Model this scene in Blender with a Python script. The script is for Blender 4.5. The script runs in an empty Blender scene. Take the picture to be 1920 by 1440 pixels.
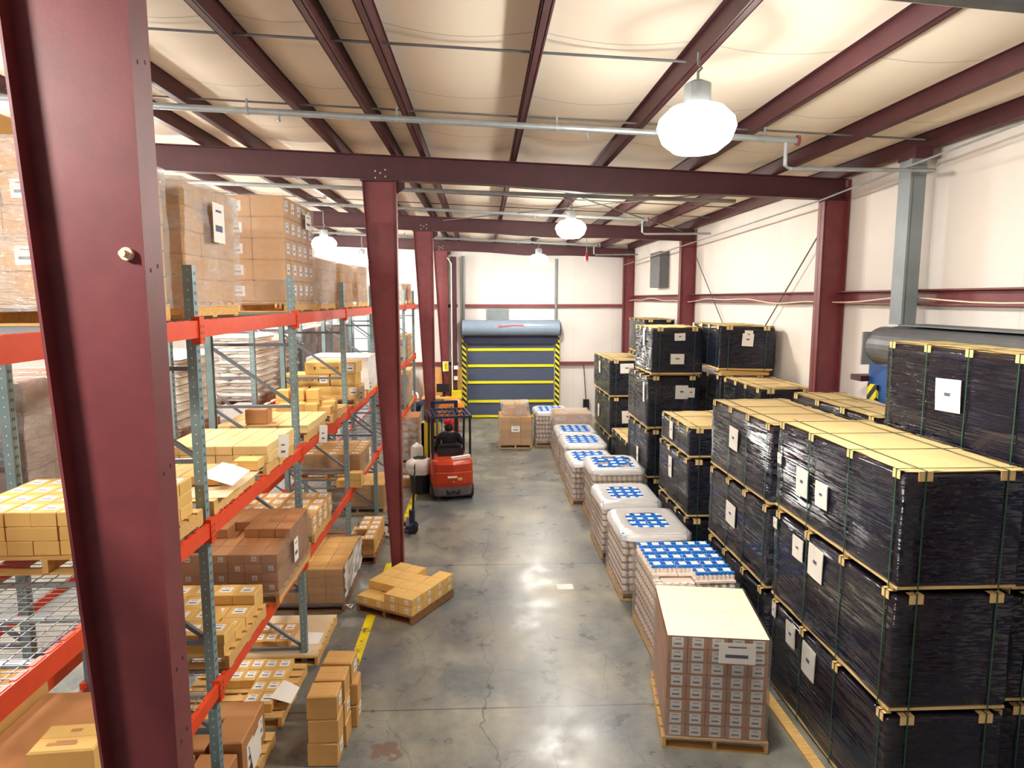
import bpy, math, random
from mathutils import Vector, Matrix, noise
R = math.radians
SC = bpy.context.scene
COL = SC.collection
rnd = random.Random(11)

# ------------------------------------------------------------------ camera
FPX = 1280.0                       # focal length in pixels of a 1920 wide frame
CAM_Z = 4.6
_th = math.atan(160 / FPX)
_ps = math.atan(55 * math.cos(_th) / FPX)
_F = Vector((math.sin(_ps) * math.cos(_th), math.cos(_ps) * math.cos(_th), -math.sin(_th)))
_R = Vector((math.cos(_ps), -math.sin(_ps), 0))
_U = _R.cross(_F)
cam = bpy.data.cameras.new('camera')
cam.sensor_width = 36
cam.lens = FPX / 1920 * 36
cam.clip_start = 0.05
cam_ob = bpy.data.objects.new('camera', cam)
COL.objects.link(cam_ob)
_M = Matrix((_R, _U, -_F)).transposed().to_4x4()
_M.translation = Vector((0, 0, CAM_Z))
cam_ob.matrix_world = _M
SC.camera = cam_ob

# ------------------------------------------------------------------ world, exposure
w = bpy.data.worlds.new('world')
SC.world = w
w.use_nodes = True
w.node_tree.nodes['Background'].inputs[0].default_value = (0.80, 0.86, 1.0, 1)
w.node_tree.nodes['Background'].inputs[1].default_value = 0.18
SC.view_settings.view_transform = 'Standard'
SC.view_settings.look = 'None'
SC.view_settings.gamma = 1
SC.view_settings.exposure = 0.95
SC.cycles.max_bounces = 9
SC.cycles.diffuse_bounces = 6
SC.cycles.glossy_bounces = 3
SC.cycles.transparent_max_bounces = 14
SC.cycles.sample_clamp_indirect = 6
LAMP_POWER = 130.0                  # emission strength of the high bay lenses
LAMPS = [(1.79, 5.85, 6.02), (1.85, 14.5, 6.06), (1.85, 22.8, 5.88),
         (-4.1, 18.2, 6.02), (-4.1, 23.8, 5.90), (-5.45, 11.4, 6.12), (-3.42, 1.2, 6.1), (-5.45, 6.2, 6.12),  # the one behind the crinkled load is unseen, added for its light
         (-6.8, 8.6, 6.2), (-6.8, 14.4, 6.2), (-6.8, 21.0, 6.2)]  # unseen row, added to brighten the loads on the second rack

# ------------------------------------------------------------------ materials
def lin(c):
    return tuple(((v / 255) / 12.92 if v / 255 <= 0.04045 else ((v / 255 + 0.055) / 1.055) ** 2.4) for v in c)

def N(nt, t, loc=(0, 0), **kw):
    n = nt.nodes.new(t)
    for k, v in kw.items():
        setattr(n, k, v)
    return n

def mixc(nt, fac, a, b, mode='MIX'):
    n = nt.nodes.new('ShaderNodeMix'); n.data_type = 'RGBA'; n.blend_type = mode
    L = nt.links
    for sock, v in ((n.inputs[0], fac), (n.inputs[6], a), (n.inputs[7], b)):
        if isinstance(v, (int, float)): sock.default_value = v
        elif isinstance(v, tuple): sock.default_value = (*v[:3], 1)
        else: L.new(v, sock)
    return n.outputs[2]

def math_(nt, op, a, b=0.0, c=0.0):
    n = nt.nodes.new('ShaderNodeMath'); n.operation = op
    for i, v in enumerate((a, b, c)):
        if isinstance(v, (int, float)): n.inputs[i].default_value = v
        else: nt.links.new(v, n.inputs[i])
    return n.outputs[0]

def noise_(nt, scale, detail=3, coord=None, mapscale=None, rough=0.55, rot=None):
    tc = nt.nodes.new('ShaderNodeTexCoord')
    out = tc.outputs['Object'] if coord is None else coord
    if mapscale or rot:
        m = nt.nodes.new('ShaderNodeMapping')
        if mapscale: m.inputs['Scale'].default_value = mapscale
        if rot: m.inputs['Rotation'].default_value = rot
        nt.links.new(out, m.inputs[0]); out = m.outputs[0]
    n = nt.nodes.new('ShaderNodeTexNoise')
    n.inputs['Scale'].default_value = scale
    n.inputs['Detail'].default_value = detail
    n.inputs['Roughness'].default_value = rough
    nt.links.new(out, n.inputs['Vector'])
    return n.outputs['Fac']

def ramp(nt, fac, p0, p1):
    n = nt.nodes.new('ShaderNodeMapRange')
    n.inputs[1].default_value = p0; n.inputs[2].default_value = p1
    nt.links.new(fac, n.inputs[0])
    return n.outputs[0]

MATS = {}
def mat(name, rgb, rough=0.6, metal=0.0, var=0.0, vscale=4.0, bump=0.0, bscale=40.0, objvar=0.0, mapscale=None, spec=None, alpha=None):
    m = bpy.data.materials.new(name); m.use_nodes = True
    nt = m.node_tree; b = nt.nodes['Principled BSDF']
    c = lin(rgb)
    b.inputs['Roughness'].default_value = rough
    b.inputs['Metallic'].default_value = metal
    if spec is not None: b.inputs['Specular IOR Level'].default_value = spec
    col = None
    if var > 0:
        f = ramp(nt, noise_(nt, vscale, 4, mapscale=mapscale), 0.3, 0.7)
        col = mixc(nt, f, tuple(v * (1 - var) for v in c), tuple(min(1, v * (1 + var)) for v in c))
    if objvar > 0:
        oi = nt.nodes.new('ShaderNodeObjectInfo')
        hs = nt.nodes.new('ShaderNodeHueSaturation')
        nt.links.new(math_(nt, 'MULTIPLY_ADD', oi.outputs['Random'], 2 * objvar, 1 - objvar), hs.inputs['Value'])
        if col is None: hs.inputs['Color'].default_value = (*c, 1)
        else: nt.links.new(col, hs.inputs['Color'])
        col = hs.outputs[0]
    if col is None: b.inputs['Base Color'].default_value = (*c, 1)
    else: nt.links.new(col, b.inputs['Base Color'])
    if bump > 0:
        bn = nt.nodes.new('ShaderNodeBump'); bn.inputs['Strength'].default_value = bump; bn.inputs['Distance'].default_value = 0.02
        nt.links.new(noise_(nt, bscale, 3, mapscale=mapscale), bn.inputs['Height'])
        nt.links.new(bn.outputs[0], b.inputs['Normal'])
    if alpha is not None: b.inputs['Alpha'].default_value = alpha
    MATS[name] = m
    return m

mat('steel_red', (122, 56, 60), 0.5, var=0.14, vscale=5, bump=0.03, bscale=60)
mat('steel_red_shaded', (74, 34, 40), 0.55, var=0.15, vscale=3)  # steel_red paint darkened to carry the dim light under the roof
mat('galv', (150, 156, 158), 0.4, 0.3, var=0.12, vscale=6)
mat('galv_dark', (104, 106, 110), 0.5, 0.2, var=0.12, vscale=6)
mat('duct', (128, 138, 142), 0.5, 0.1, var=0.15, vscale=2)
mat('orange', (226, 72, 28), 0.42, var=0.08, vscale=8)
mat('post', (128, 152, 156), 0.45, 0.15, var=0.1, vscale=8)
mat('brace_grey', (108, 114, 124), 0.5, 0.15, var=0.1, vscale=8)  # greyer steel of the welded lattice in the upright frames
mat('wire', (150, 150, 154), 0.4, 0.5)
mat('carton', (206, 158, 92), 0.75, var=0.06, vscale=6, objvar=0.10, bump=0.02)
mat('carton_yellow', (222, 180, 104), 0.75, var=0.05, vscale=6, objvar=0.07)
mat('carton_brown', (186, 130, 82), 0.75, var=0.07, vscale=5, objvar=0.10)
mat('carton_pale', (228, 196, 134), 0.75, var=0.04, vscale=5, objvar=0.06)
mat('sheet', (226, 196, 138), 0.75, var=0.08, vscale=3)
mat('slipsheet', (216, 192, 156), 0.75, var=0.05, vscale=3)
mat('wood', (214, 172, 104), 0.75, var=0.16, vscale=5, mapscale=(1, 6, 8), objvar=0.1)
mat('wood_dark', (142, 98, 62), 0.8, var=0.2, vscale=5, mapscale=(1, 6, 8))
mat('protector', (236, 202, 138), 0.7, var=0.05)
mat('paper', (244, 240, 232), 0.7)
mat('paper_cream', (246, 236, 206), 0.7, var=0.02)
mat('ink', (92, 96, 120), 0.7)
mat('ink_dark', (40, 36, 44), 0.7)
mat('strap', (34, 84, 56), 0.35)
mat('tape', (216, 176, 110), 0.3)
mat('black', (26, 24, 32), 0.45)
mat('rubber', (30, 29, 33), 0.7)
mat('black_cloth', (26, 25, 34), 0.9, bump=0.1, bscale=60)
mat('navy_cloth', (34, 36, 64), 0.9)
mat('white_cloth', (238, 234, 228), 0.85)
mat('red_cloth', (206, 26, 40), 0.6)
mat('skin', (150, 100, 78), 0.55)
mat('yellow', (226, 208, 30), 0.5, var=0.05)
mat('yellow_bright', (236, 228, 30), 0.5)
mat('yellow_dull', (200, 166, 40), 0.5, var=0.1)
mat('white_paint', (238, 234, 226), 0.5)
mat('red', (196, 24, 34), 0.4)
mat('red_script', (230, 96, 96), 0.5)
mat('blue', (26, 86, 160), 0.4)
mat('lid_blue', (0, 126, 232), 0.35)
mat('jar', (242, 226, 212), 0.35, var=0.05, vscale=20)
mat('jar_tray', (150, 112, 86), 0.6)
mat('truck_orange', (186, 58, 30), 0.33, var=0.06, vscale=4)
mat('truck_grey', (104, 98, 100), 0.5, var=0.1)
mat('fan_orange', (244, 142, 24), 0.4)
mat('navy_steel', (36, 40, 66), 0.35)
mat('hood_blue', (134, 152, 172), 0.38, var=0.05)
mat('curtain', (74, 84, 108), 0.6, var=0.06, vscale=1.5)
mat('curtain_dark', (40, 44, 66), 0.7)
mat('bag', (236, 232, 226), 0.4, var=0.08, vscale=9, bump=0.5, bscale=9)
mat('sack', (244, 238, 230), 0.6, var=0.08, vscale=6, objvar=0.06, bump=0.3, bscale=14)
mat('sack_brown', (206, 178, 156), 0.6, var=0.12, vscale=4, objvar=0.08, bump=0.3, bscale=14)
mat('wrapped_brown', (120, 88, 70), 0.35, var=0.18, vscale=4, bump=0.3, bscale=12)
mat('wrapped_dark', (84, 72, 78), 0.3, var=0.25, vscale=4, bump=0.4, bscale=10)
mat('plastic_white', (232, 230, 224), 0.4)
mat('green_tag', (96, 220, 50), 0.6)

def m_emit(name, rgb, s):
    m = bpy.data.materials.new(name); m.use_nodes = True
    nt = m.node_tree; b = nt.nodes['Principled BSDF']
    b.inputs['Base Color'].default_value = (*rgb, 1)
    b.inputs['Emission Color'].default_value = (*rgb, 1)
    b.inputs['Emission Strength'].default_value = s
    MATS[name] = m
m_emit('lamp', (1.0, 0.955, 0.87), LAMP_POWER)
m_emit('lamp_upper', (1.0, 0.955, 0.87), LAMP_POWER * 0.045)

def m_film(name, density, rgb=(0.95, 0.95, 0.96), rough=0.14, bstr=0.6, scale=(3, 3, 14), haze=0.5):
    """clear stretch film: mostly transparent, glossy wrinkles, a little milky"""
    m = bpy.data.materials.new(name); m.use_nodes = True
    nt = m.node_tree; nt.nodes.remove(nt.nodes['Principled BSDF'])
    out = nt.nodes['Material Output']
    tr = N(nt, 'ShaderNodeBsdfTransparent'); gl = N(nt, 'ShaderNodeBsdfGlossy'); df = N(nt, 'ShaderNodeBsdfDiffuse')
    gl.inputs['Roughness'].default_value = rough
    df.inputs['Color'].default_value = (*rgb, 1)
    n1 = noise_(nt, 2.2, 4, mapscale=scale, rough=0.65)
    bn = N(nt, 'ShaderNodeBump'); bn.inputs['Strength'].default_value = bstr; bn.inputs['Distance'].default_value = 0.03
    nt.links.new(n1, bn.inputs['Height'])
    nt.links.new(bn.outputs[0], gl.inputs['Normal']); nt.links.new(bn.outputs[0], df.inputs['Normal'])
    a = N(nt, 'ShaderNodeMixShader'); b = N(nt, 'ShaderNodeMixShader')
    n2 = ramp(nt, noise_(nt, 1.3, 4, mapscale=(2, 2, 5)), 0.35, 0.75)
    nt.links.new(math_(nt, 'MULTIPLY_ADD', n2, density * haze * 2, density * (1 - haze)), a.inputs[0])
    nt.links.new(tr.outputs[0], a.inputs[1]); nt.links.new(df.outputs[0], a.inputs[2])
    lw = N(nt, 'ShaderNodeLayerWeight'); lw.inputs[0].default_value = 0.35
    nt.links.new(math_(nt, 'MULTIPLY_ADD', lw.outputs['Fresnel'], 0.4, 0.10), b.inputs[0])
    nt.links.new(a.outputs[0], b.inputs[1]); nt.links.new(gl.outputs[0], b.inputs[2])
    nt.links.new(b.outputs[0], out.inputs[0])
    MATS[name] = m
m_film('film', 0.10, bstr=0.9)
m_film('film_milky', 0.30, haze=0.6, bstr=0.9)
m_film('film_white', 0.92, rgb=(0.97, 0.96, 0.95), haze=0.08)

def m_blackwrap():
    m = bpy.data.materials.new('black_wrap'); m.use_nodes = True
    nt = m.node_tree; b = nt.nodes['Principled BSDF']
    st = noise_(nt, 2.6, 6, mapscale=(2.6, 0.6, 24), rough=0.66, rot=(R(7), R(5), 0))
    st2 = noise_(nt, 9.0, 3, mapscale=(1.0, 0.5, 4), rough=0.6, rot=(R(-5), R(-4), 0))
    pa = noise_(nt, 0.9, 3, mapscale=(1, 1, 2.2))
    f = math_(nt, 'MULTIPLY', ramp(nt, st, 0.46, 0.78), ramp(nt, pa, 0.46, 0.7))
    c = mixc(nt, ramp(nt, noise_(nt, 0.7, 2), 0.35, 0.65), lin((17, 17, 30)), lin((22, 27, 50)))
    c = mixc(nt, f, c, lin((84, 52, 46)))
    nt.links.new(c, b.inputs['Base Color'])
    b.inputs['Roughness'].default_value = 0.11
    b.inputs['Specular IOR Level'].default_value = 0.6
    bn = N(nt, 'ShaderNodeBump'); bn.inputs['Strength'].default_value = 0.55; bn.inputs['Distance'].default_value = 0.03
    hh = math_(nt, 'MULTIPLY_ADD', ramp(nt, st, 0.50, 0.66), 1.0, math_(nt, 'MULTIPLY', ramp(nt, st2, 0.55, 0.7), 0.35))
    nt.links.new(hh, bn.inputs['Height'])
    nt.links.new(bn.outputs[0], b.inputs['Normal'])
    MATS['black_wrap'] = m
m_blackwrap()

def m_floor():
    m = bpy.data.materials.new('concrete'); m.use_nodes = True
    nt = m.node_tree; b = nt.nodes['Principled BSDF']; L = nt.links
    big = ramp(nt, noise_(nt, 0.55, 5, rough=0.6), 0.36, 0.66)
    mid = ramp(nt, noise_(nt, 1.9, 6, rough=0.65), 0.34, 0.68)
    fine = ramp(nt, noise_(nt, 9, 5, rough=0.7), 0.3, 0.75)
    tc = N(nt, 'ShaderNodeTexCoord'); sx = N(nt, 'ShaderNodeSeparateXYZ'); L.new(tc.outputs['Object'], sx.inputs[0])
    c = mixc(nt, big, lin((84, 92, 98)), lin((126, 126, 118)))
    c = mixc(nt, math_(nt, 'MULTIPLY', math_(nt, 'MULTIPLY', mid, big), 0.95), c, lin((166, 156, 128)))
    c = mixc(nt, math_(nt, 'MULTIPLY', ramp(nt, noise_(nt, 1.1, 5, mapscale=(1.3, 0.7, 1)), 0.42, 0.74), 0.9), c, lin((62, 61, 66)))
    c = mixc(nt, math_(nt, 'MULTIPLY', fine, 0.22), c, lin((172, 170, 164)))
    # cracks that wander along the slab and the sawn joints
    wob = math_(nt, 'MULTIPLY', noise_(nt, 0.9, 4), 0.9)
    def line(axis, at, wid, wobble=0.0, dark=0.75):
        nonlocal c
        v = sx.outputs[axis]
        if wobble: v = math_(nt, 'ADD', v, math_(nt, 'MULTIPLY', wob, wobble))
        d = math_(nt, 'ABSOLUTE', math_(nt, 'SUBTRACT', v, at))
        k = nt.nodes.new('ShaderNodeMapRange'); k.inputs[1].default_value = wid; k.inputs[2].default_value = wid * 0.4
        k.inputs[3].default_value = 0; k.inputs[4].default_value = dark
        L.new(d, k.inputs[0])
        c = mixc(nt, k.outputs[0], c, lin((40, 40, 46)))
    line(1, 7.22, 0.016); line(1, 11.42, 0.022); line(1, 3.1, 0.014); line(1, 15.6, 0.018); line(1, 19.8, 0.018)
    line(0, 0.45, 0.011, 0.9, 0.6); line(0, 1.35, 0.009, 1.1, 0.5); line(0, -0.5, 0.006, 1.2, 0.3)
    vo = N(nt, 'ShaderNodeTexVoronoi'); vo.feature = 'DISTANCE_TO_EDGE'; vo.inputs['Scale'].default_value = 0.5
    ad = N(nt, 'ShaderNodeVectorMath'); ad.operation = 'ADD'
    nz = N(nt, 'ShaderNodeTexNoise'); nz.inputs['Scale'].default_value = 1.3; nz.inputs['Detail'].default_value = 5
    scv = N(nt, 'ShaderNodeVectorMath'); scv.operation = 'SCALE'; scv.inputs['Scale'].default_value = 0.55
    L.new(nz.outputs['Color'], scv.inputs[0])
    L.new(tc.outputs['Object'], nz.inputs['Vector']); L.new(tc.outputs['Object'], ad.inputs[0]); L.new(scv.outputs[0], ad.inputs[1])
    L.new(ad.outputs[0], vo.inputs['Vector'])
    k = N(nt, 'ShaderNodeMapRange'); k.inputs[1].default_value = 0.006; k.inputs[2].default_value = 0.0
    k.inputs[3].default_value = 0; k.inputs[4].default_value = 0.4
    L.new(vo.outputs['Distance'], k.inputs[0])
    c = mixc(nt, k.outputs[0], c, lin((52, 52, 58)))
    # one rust coloured scar
    dv = N(nt, 'ShaderNodeVectorMath'); dv.operation = 'DISTANCE'; dv.inputs[1].default_value = (-1.02, 6.56, 0)
    L.new(tc.outputs['Object'], dv.inputs[0])
    k = N(nt, 'ShaderNodeMapRange'); k.inputs[1].default_value = 0.20; k.inputs[2].default_value = 0.15; k.inputs[3].default_value = 0; k.inputs[4].default_value = 0.8
    L.new(math_(nt, 'ADD', dv.outputs['Value'], math_(nt, 'MULTIPLY', math_(nt, 'SUBTRACT', noise_(nt, 6, 3), 0.42), 0.7)), k.inputs[0])
    c = mixc(nt, k.outputs[0], c, lin((110, 82, 68)))
    L.new(c, b.inputs['Base Color'])
    L.new(math_(nt, 'MULTIPLY_ADD', mid, 0.20, 0.24), b.inputs['Roughness'])
    b.inputs['Specular IOR Level'].default_value = 0.65
    bn = N(nt, 'ShaderNodeBump'); bn.inputs['Strength'].default_value = 0.12; bn.inputs['Distance'].default_value = 0.02
    L.new(noise_(nt, 2.5, 5), bn.inputs['Height']); L.new(bn.outputs[0], b.inputs['Normal'])
    MATS['concrete'] = m
m_floor()

def m_panel(name, rgb, axis, pitch, seam=0.02, dark=0.72, blotch=0.1, rough=0.55):
    """sheet lining with a thin seam every PITCH metres along AXIS and a little grime"""
    m = bpy.data.materials.new(name); m.use_nodes = True
    nt = m.node_tree; b = nt.nodes['Principled BSDF']; L = nt.links
    tc = N(nt, 'ShaderNodeTexCoord'); sx = N(nt, 'ShaderNodeSeparateXYZ'); L.new(tc.outputs['Object'], sx.inputs[0])
    fr = math_(nt, 'FRACT', math_(nt, 'DIVIDE', math_(nt, 'ADD', sx.outputs[axis], 100.0), pitch))
    k = N(nt, 'ShaderNodeMapRange'); k.inputs[1].default_value = seam / pitch; k.inputs[2].default_value = 0.0
    k.inputs[3].default_value = 0; k.inputs[4].default_value = 1
    L.new(fr, k.inputs[0])
    c0 = lin(rgb)
    c = mixc(nt, ramp(nt, noise_(nt, 0.8, 5), 0.3, 0.75), tuple(v * (1 - blotch) for v in c0), c0)
    c = mixc(nt, math_(nt, 'MULTIPLY', ramp(nt, noise_(nt, 7, 5, rough=0.75), 0.66, 0.8), 0.25), c, tuple(v * 0.5 for v in c0))
    c = mixc(nt, k.outputs[0], c, tuple(v * dark for v in c0))
    L.new(c, b.inputs['Base Color']); b.inputs['Roughness'].default_value = rough
    bn = N(nt, 'ShaderNodeBump'); bn.inputs['Strength'].default_value = 0.12; bn.inputs['Distance'].default_value = 0.05
    L.new(noise_(nt, 1.6, 3), bn.inputs['Height']); L.new(bn.outputs[0], b.inputs['Normal'])
    MATS[name] = m
m_panel('wall_lining_y', (236, 228, 220), 1, 1.53, 0.03, 0.78)
m_panel('wall_lining_x', (234, 228, 222), 0, 1.5, 0.03, 0.78)
m_panel('roof_lining', (240, 229, 212), 1, 1.83, 0.03, 0.5, 0.07, 0.9)

def m_hazard():
    m = bpy.data.materials.new('hazard'); m.use_nodes = True
    nt = m.node_tree; b = nt.nodes['Principled BSDF']; L = nt.links
    tc = N(nt, 'ShaderNodeTexCoord'); sx = N(nt, 'ShaderNodeSeparateXYZ'); L.new(tc.outputs['Object'], sx.inputs[0])
    s = math_(nt, 'ADD', math_(nt, 'ADD', sx.outputs[0], sx.outputs[1]), sx.outputs[2])
    f = math_(nt, 'GREATER_THAN', math_(nt, 'FRACT', math_(nt, 'DIVIDE', math_(nt, 'ADD', s, 50.0), 0.215)), 0.5)
    L.new(mixc(nt, f, lin((30, 30, 38)), lin((236, 226, 30))), b.inputs['Base Color'])
    MATS['hazard'] = m
m_hazard()

def m_paintline():
    m = bpy.data.materials.new('line_paint'); m.use_nodes = True
    nt = m.node_tree; b = nt.nodes['Principled BSDF']
    f = ramp(nt, noise_(nt, 5, 6, rough=0.7), 0.55, 0.62)
    g = ramp(nt, noise_(nt, 0.7, 2), 0.52, 0.6)
    c = mixc(nt, f, lin((236, 208, 10)), lin((110, 98, 60)))
    c = mixc(nt, math_(nt, 'MULTIPLY', g, 0.6), c, lin((130, 118, 70)))
    nt.links.new(c, b.inputs['Base Color']); b.inputs['Roughness'].default_value = 0.5
    MATS['line_paint'] = m
m_paintline()

# ------------------------------------------------------------------ mesh helpers
class MB:
    def __init__(s): s.v = []; s.f = []; s.m = []
    def add(s, vs, fs, mi=0):
        o = len(s.v); s.v += [tuple(p) for p in vs]; s.f += [tuple(i + o for i in f) for f in fs]; s.m += [mi] * len(fs)
        return s
    def box(s, x0, x1, y0, y1, z0, z1, mi=0):
        return s.add([(x0, y0, z0), (x1, y0, z0), (x1, y1, z0), (x0, y1, z0), (x0, y0, z1), (x1, y0, z1), (x1, y1, z1), (x0, y1, z1)],
                     [(3, 2, 1, 0), (4, 5, 6, 7), (0, 1, 5, 4), (1, 2, 6, 5), (2, 3, 7, 6), (3, 0, 4, 7)], mi)
    def bar(s, p, q, wd, ht, mi=0, up=(0, 0, 1)):
        p = Vector(p); q = Vector(q); d = (q - p).normalized(); u = Vector(up)
        if abs(d.dot(u)) > 0.98: u = Vector((0, 1, 0))
        a = d.cross(u).normalized() * wd / 2; b = a.cross(d).normalized() * ht / 2
        vs = [p - a - b, p + a - b, p + a + b, p - a + b, q - a - b, q + a - b, q + a + b, q - a + b]
        return s.add(vs, [(0, 1, 2, 3), (7, 6, 5, 4), (0, 4, 5, 1), (1, 5, 6, 2), (2, 6, 7, 3), (3, 7, 4, 0)], mi)
    def tube(s, pts, r, n=8, mi=0, caps=True):
        pts = [Vector(p) for p in pts]; rr = r if isinstance(r, (list, tuple)) else [r] * len(pts)
        vs = []; k = len(pts)
        for i, p in enumerate(pts):
            d = (pts[min(i + 1, k - 1)] - pts[max(i - 1, 0)]).normalized()
            u = Vector((0, 0, 1)) if abs(d.z) < 0.9 else Vector((0, 1, 0))
            a = d.cross(u).normalized(); b = a.cross(d)
            for j in range(n):
                t = 2 * math.pi * j / n
                vs.append(p + (a * math.cos(t) + b * math.sin(t)) * rr[i])
        fs = [(i * n + j, i * n + (j + 1) % n, (i + 1) * n + (j + 1) % n, (i + 1) * n + j) for i in range(k - 1) for j in range(n)]
        if caps: fs += [tuple(range(n))[::-1], tuple((k - 1) * n + j for j in range(n))]
        return s.add(vs, fs, mi)
    def lathe(s, prof, n=16, c=(0, 0, 0), mi=0, axis='z'):
        vs = []
        for r, z in prof:
            for j in range(n):
                t = 2 * math.pi * j / n
                x, y = r * math.cos(t), r * math.sin(t)
                vs.append((c[0] + x, c[1] + y, c[2] + z) if axis == 'z' else ((c[0] + z, c[1] + x, c[2] + y) if axis == 'x' else (c[0] + x, c[1] + z, c[2] + y)))
        k = len(prof)
        fs = [(i * n + j, i * n + (j + 1) % n, (i + 1) * n + (j + 1) % n, (i + 1) * n + j) for i in range(k - 1) for j in range(n)]
        fs += [tuple(range(n))[::-1], tuple((k - 1) * n + j for j in range(n))]
        return s.add(vs, fs, mi)
    def prism(s, poly, a0, a1, axis='y', mi=0):
        n = len(poly)
        def P(p, a): return (p[0], a, p[1]) if axis == 'y' else ((a, p[0], p[1]) if axis == 'x' else (p[0], p[1], a))
        vs = [P(p, a0) for p in poly] + [P(p, a1) for p in poly]
        fs = [tuple(range(n)), tuple(range(2 * n - 1, n - 1, -1))] + [(i, i + n, (i + 1) % n + n, (i + 1) % n) for i in range(n)]
        return s.add(vs, fs, mi)
    def sheet(s, fn, nu, nv, mi=0):
        vs = [fn(i / nu, j / nv) for j in range(nv + 1) for i in range(nu + 1)]
        fs = [(j * (nu + 1) + i, j * (nu + 1) + i + 1, (j + 1) * (nu + 1) + i + 1, (j + 1) * (nu + 1) + i) for j in range(nv) for i in range(nu)]
        return s.add(vs, fs, mi)
    def mesh(s, name, mats, smooth=False):
        me = bpy.data.meshes.new(name)
        me.from_pydata(s.v, [], s.f)
        for m in (mats if isinstance(mats, (list, tuple)) else [mats]):
            me.materials.append(MATS[m])
        me.polygons.foreach_set('material_index', s.m)
        if smooth: me.polygons.foreach_set('use_smooth', [True] * len(me.polygons))
        me.update()
        return me
    def build(s, name, mats, parent=None, origin=None, smooth=False):
        if origin is not None:
            s.v = [(x - origin[0], y - origin[1], z - origin[2]) for x, y, z in s.v]
        return ob(name, s.mesh(name, mats, smooth), parent, origin or (0, 0, 0))

def ob(name, me, parent=None, loc=(0, 0, 0), rz=0.0):
    o = bpy.data.objects.new(name, me); COL.objects.link(o)
    o.location = loc; o.rotation_euler = (0, 0, rz)
    if parent: o.parent = parent
    return o

def tag(o, label=None, cat=None, group=None, kind=None):
    if label: o['label'] = label
    if cat: o['category'] = cat
    if group: o['group'] = group
    if kind: o['kind'] = kind
    return o

def thing(name, label, cat, loc=(0, 0, 0), rz=0.0, group=None, kind=None):
    return tag(ob(name, None, None, loc, rz), label, cat, group, kind)

def structure(o, label=None, cat=None, group=None): return tag(o, label, cat, group, 'structure')

# ================================================================== THE BUILDING
WX = 5.75           # lining of the right hand wall
WY = 26.3           # lining of the far wall
WL = -13.0
Y0 = -9.0
FR = [2.81, 10.78, 18.5, 26.0]          # frame lines
def zb(x): return 6.735 - 0.0417 * (x + 1.13)      # top of the rafters

structure(MB().box(WL, WX + 0.3, Y0, WY + 0.3, -0.2, 0).build('floor', 'concrete'))
structure(MB().box(WX, WX + 0.2, Y0, WY + 0.2, 0, 7).build('wall_right', 'wall_lining_y'))
structure(MB().box(WL, WX, WY, WY + 0.2, 0, 7.6).build('wall_far', 'wall_lining_x'))
structure(MB().box(WL - 0.2, WL, Y0, WY + 0.2, 0, 7.6).build('wall_left', 'wall_lining_y'))

PURL = [-12.4, -11.0, -9.6, -8.2, -6.8, -5.45, -4.1, -3.42, -2.12, -1.3, -0.86, 0.5, 1.85, 3.2, 4.5, 5.55]
def roof():
    mb = MB()
    xs = []
    e = PURL + [WX + 0.1]
    for a, b in zip(e[:-1], e[1:]):
        n = 7 if b - a > 0.6 else 2
        xs += [(a + (b - a) * i / n, a, b) for i in range(n)]
    xs.append((e[-1], e[-2], e[-1]))
    ny = 70
    def fn(u, v):
        i = min(int(round(u * (len(xs) - 1))), len(xs) - 1)
        x, a, b = xs[i]; y = Y0 + (WY - Y0) * v
        t = (x - a) / (b - a)
        sag = 0.075 * (b - a) / 1.35 * math.sin(math.pi * t) * (1 + 0.5 * noise.noise((x * 0.3, y * 0.5, 2)))
        yy = y - 0.10 * math.sin(math.pi * t)
        return (x, yy, zb(x) + 0.2 - sag)
    mb.sheet(fn, len(xs) - 1, ny)
    mb.box(WL, WX + 0.3, Y0, WY + 0.2, 7.62, 7.7)
    return mb.build('ceiling', 'roof_lining', smooth=True)
structure(roof())
ORDW = 'first second third fourth fifth sixth seventh eighth ninth tenth eleventh twelfth thirteenth fourteenth fifteenth sixteenth'.split()
for i, x in enumerate(PURL):
    m = MB(); z = zb(x); d = 1 if i % 2 else 1
    m.box(x - 0.004, x + 0.004, Y0, WY, z, z + 0.2)
    m.box(x - (0.065 if x < 0.6 else 0.02), x + (0.02 if x < 0.6 else 0.065), Y0, WY, z, z + 0.008)
    m.box(x - 0.05, x + 0.02, Y0, WY, z + 0.19, z + 0.198)
    m.box(x - (0.065 if x < 0.6 else -0.057), x - (0.057 if x < 0.6 else -0.065), Y0, WY, z, z + 0.025)
    structure(m.build('purlin', 'steel_red_shaded'), f'dark red roof purlin, {ORDW[len(PURL) - 1 - i]} counted from the right wall', 'purlin', 'roof purlins')

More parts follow.
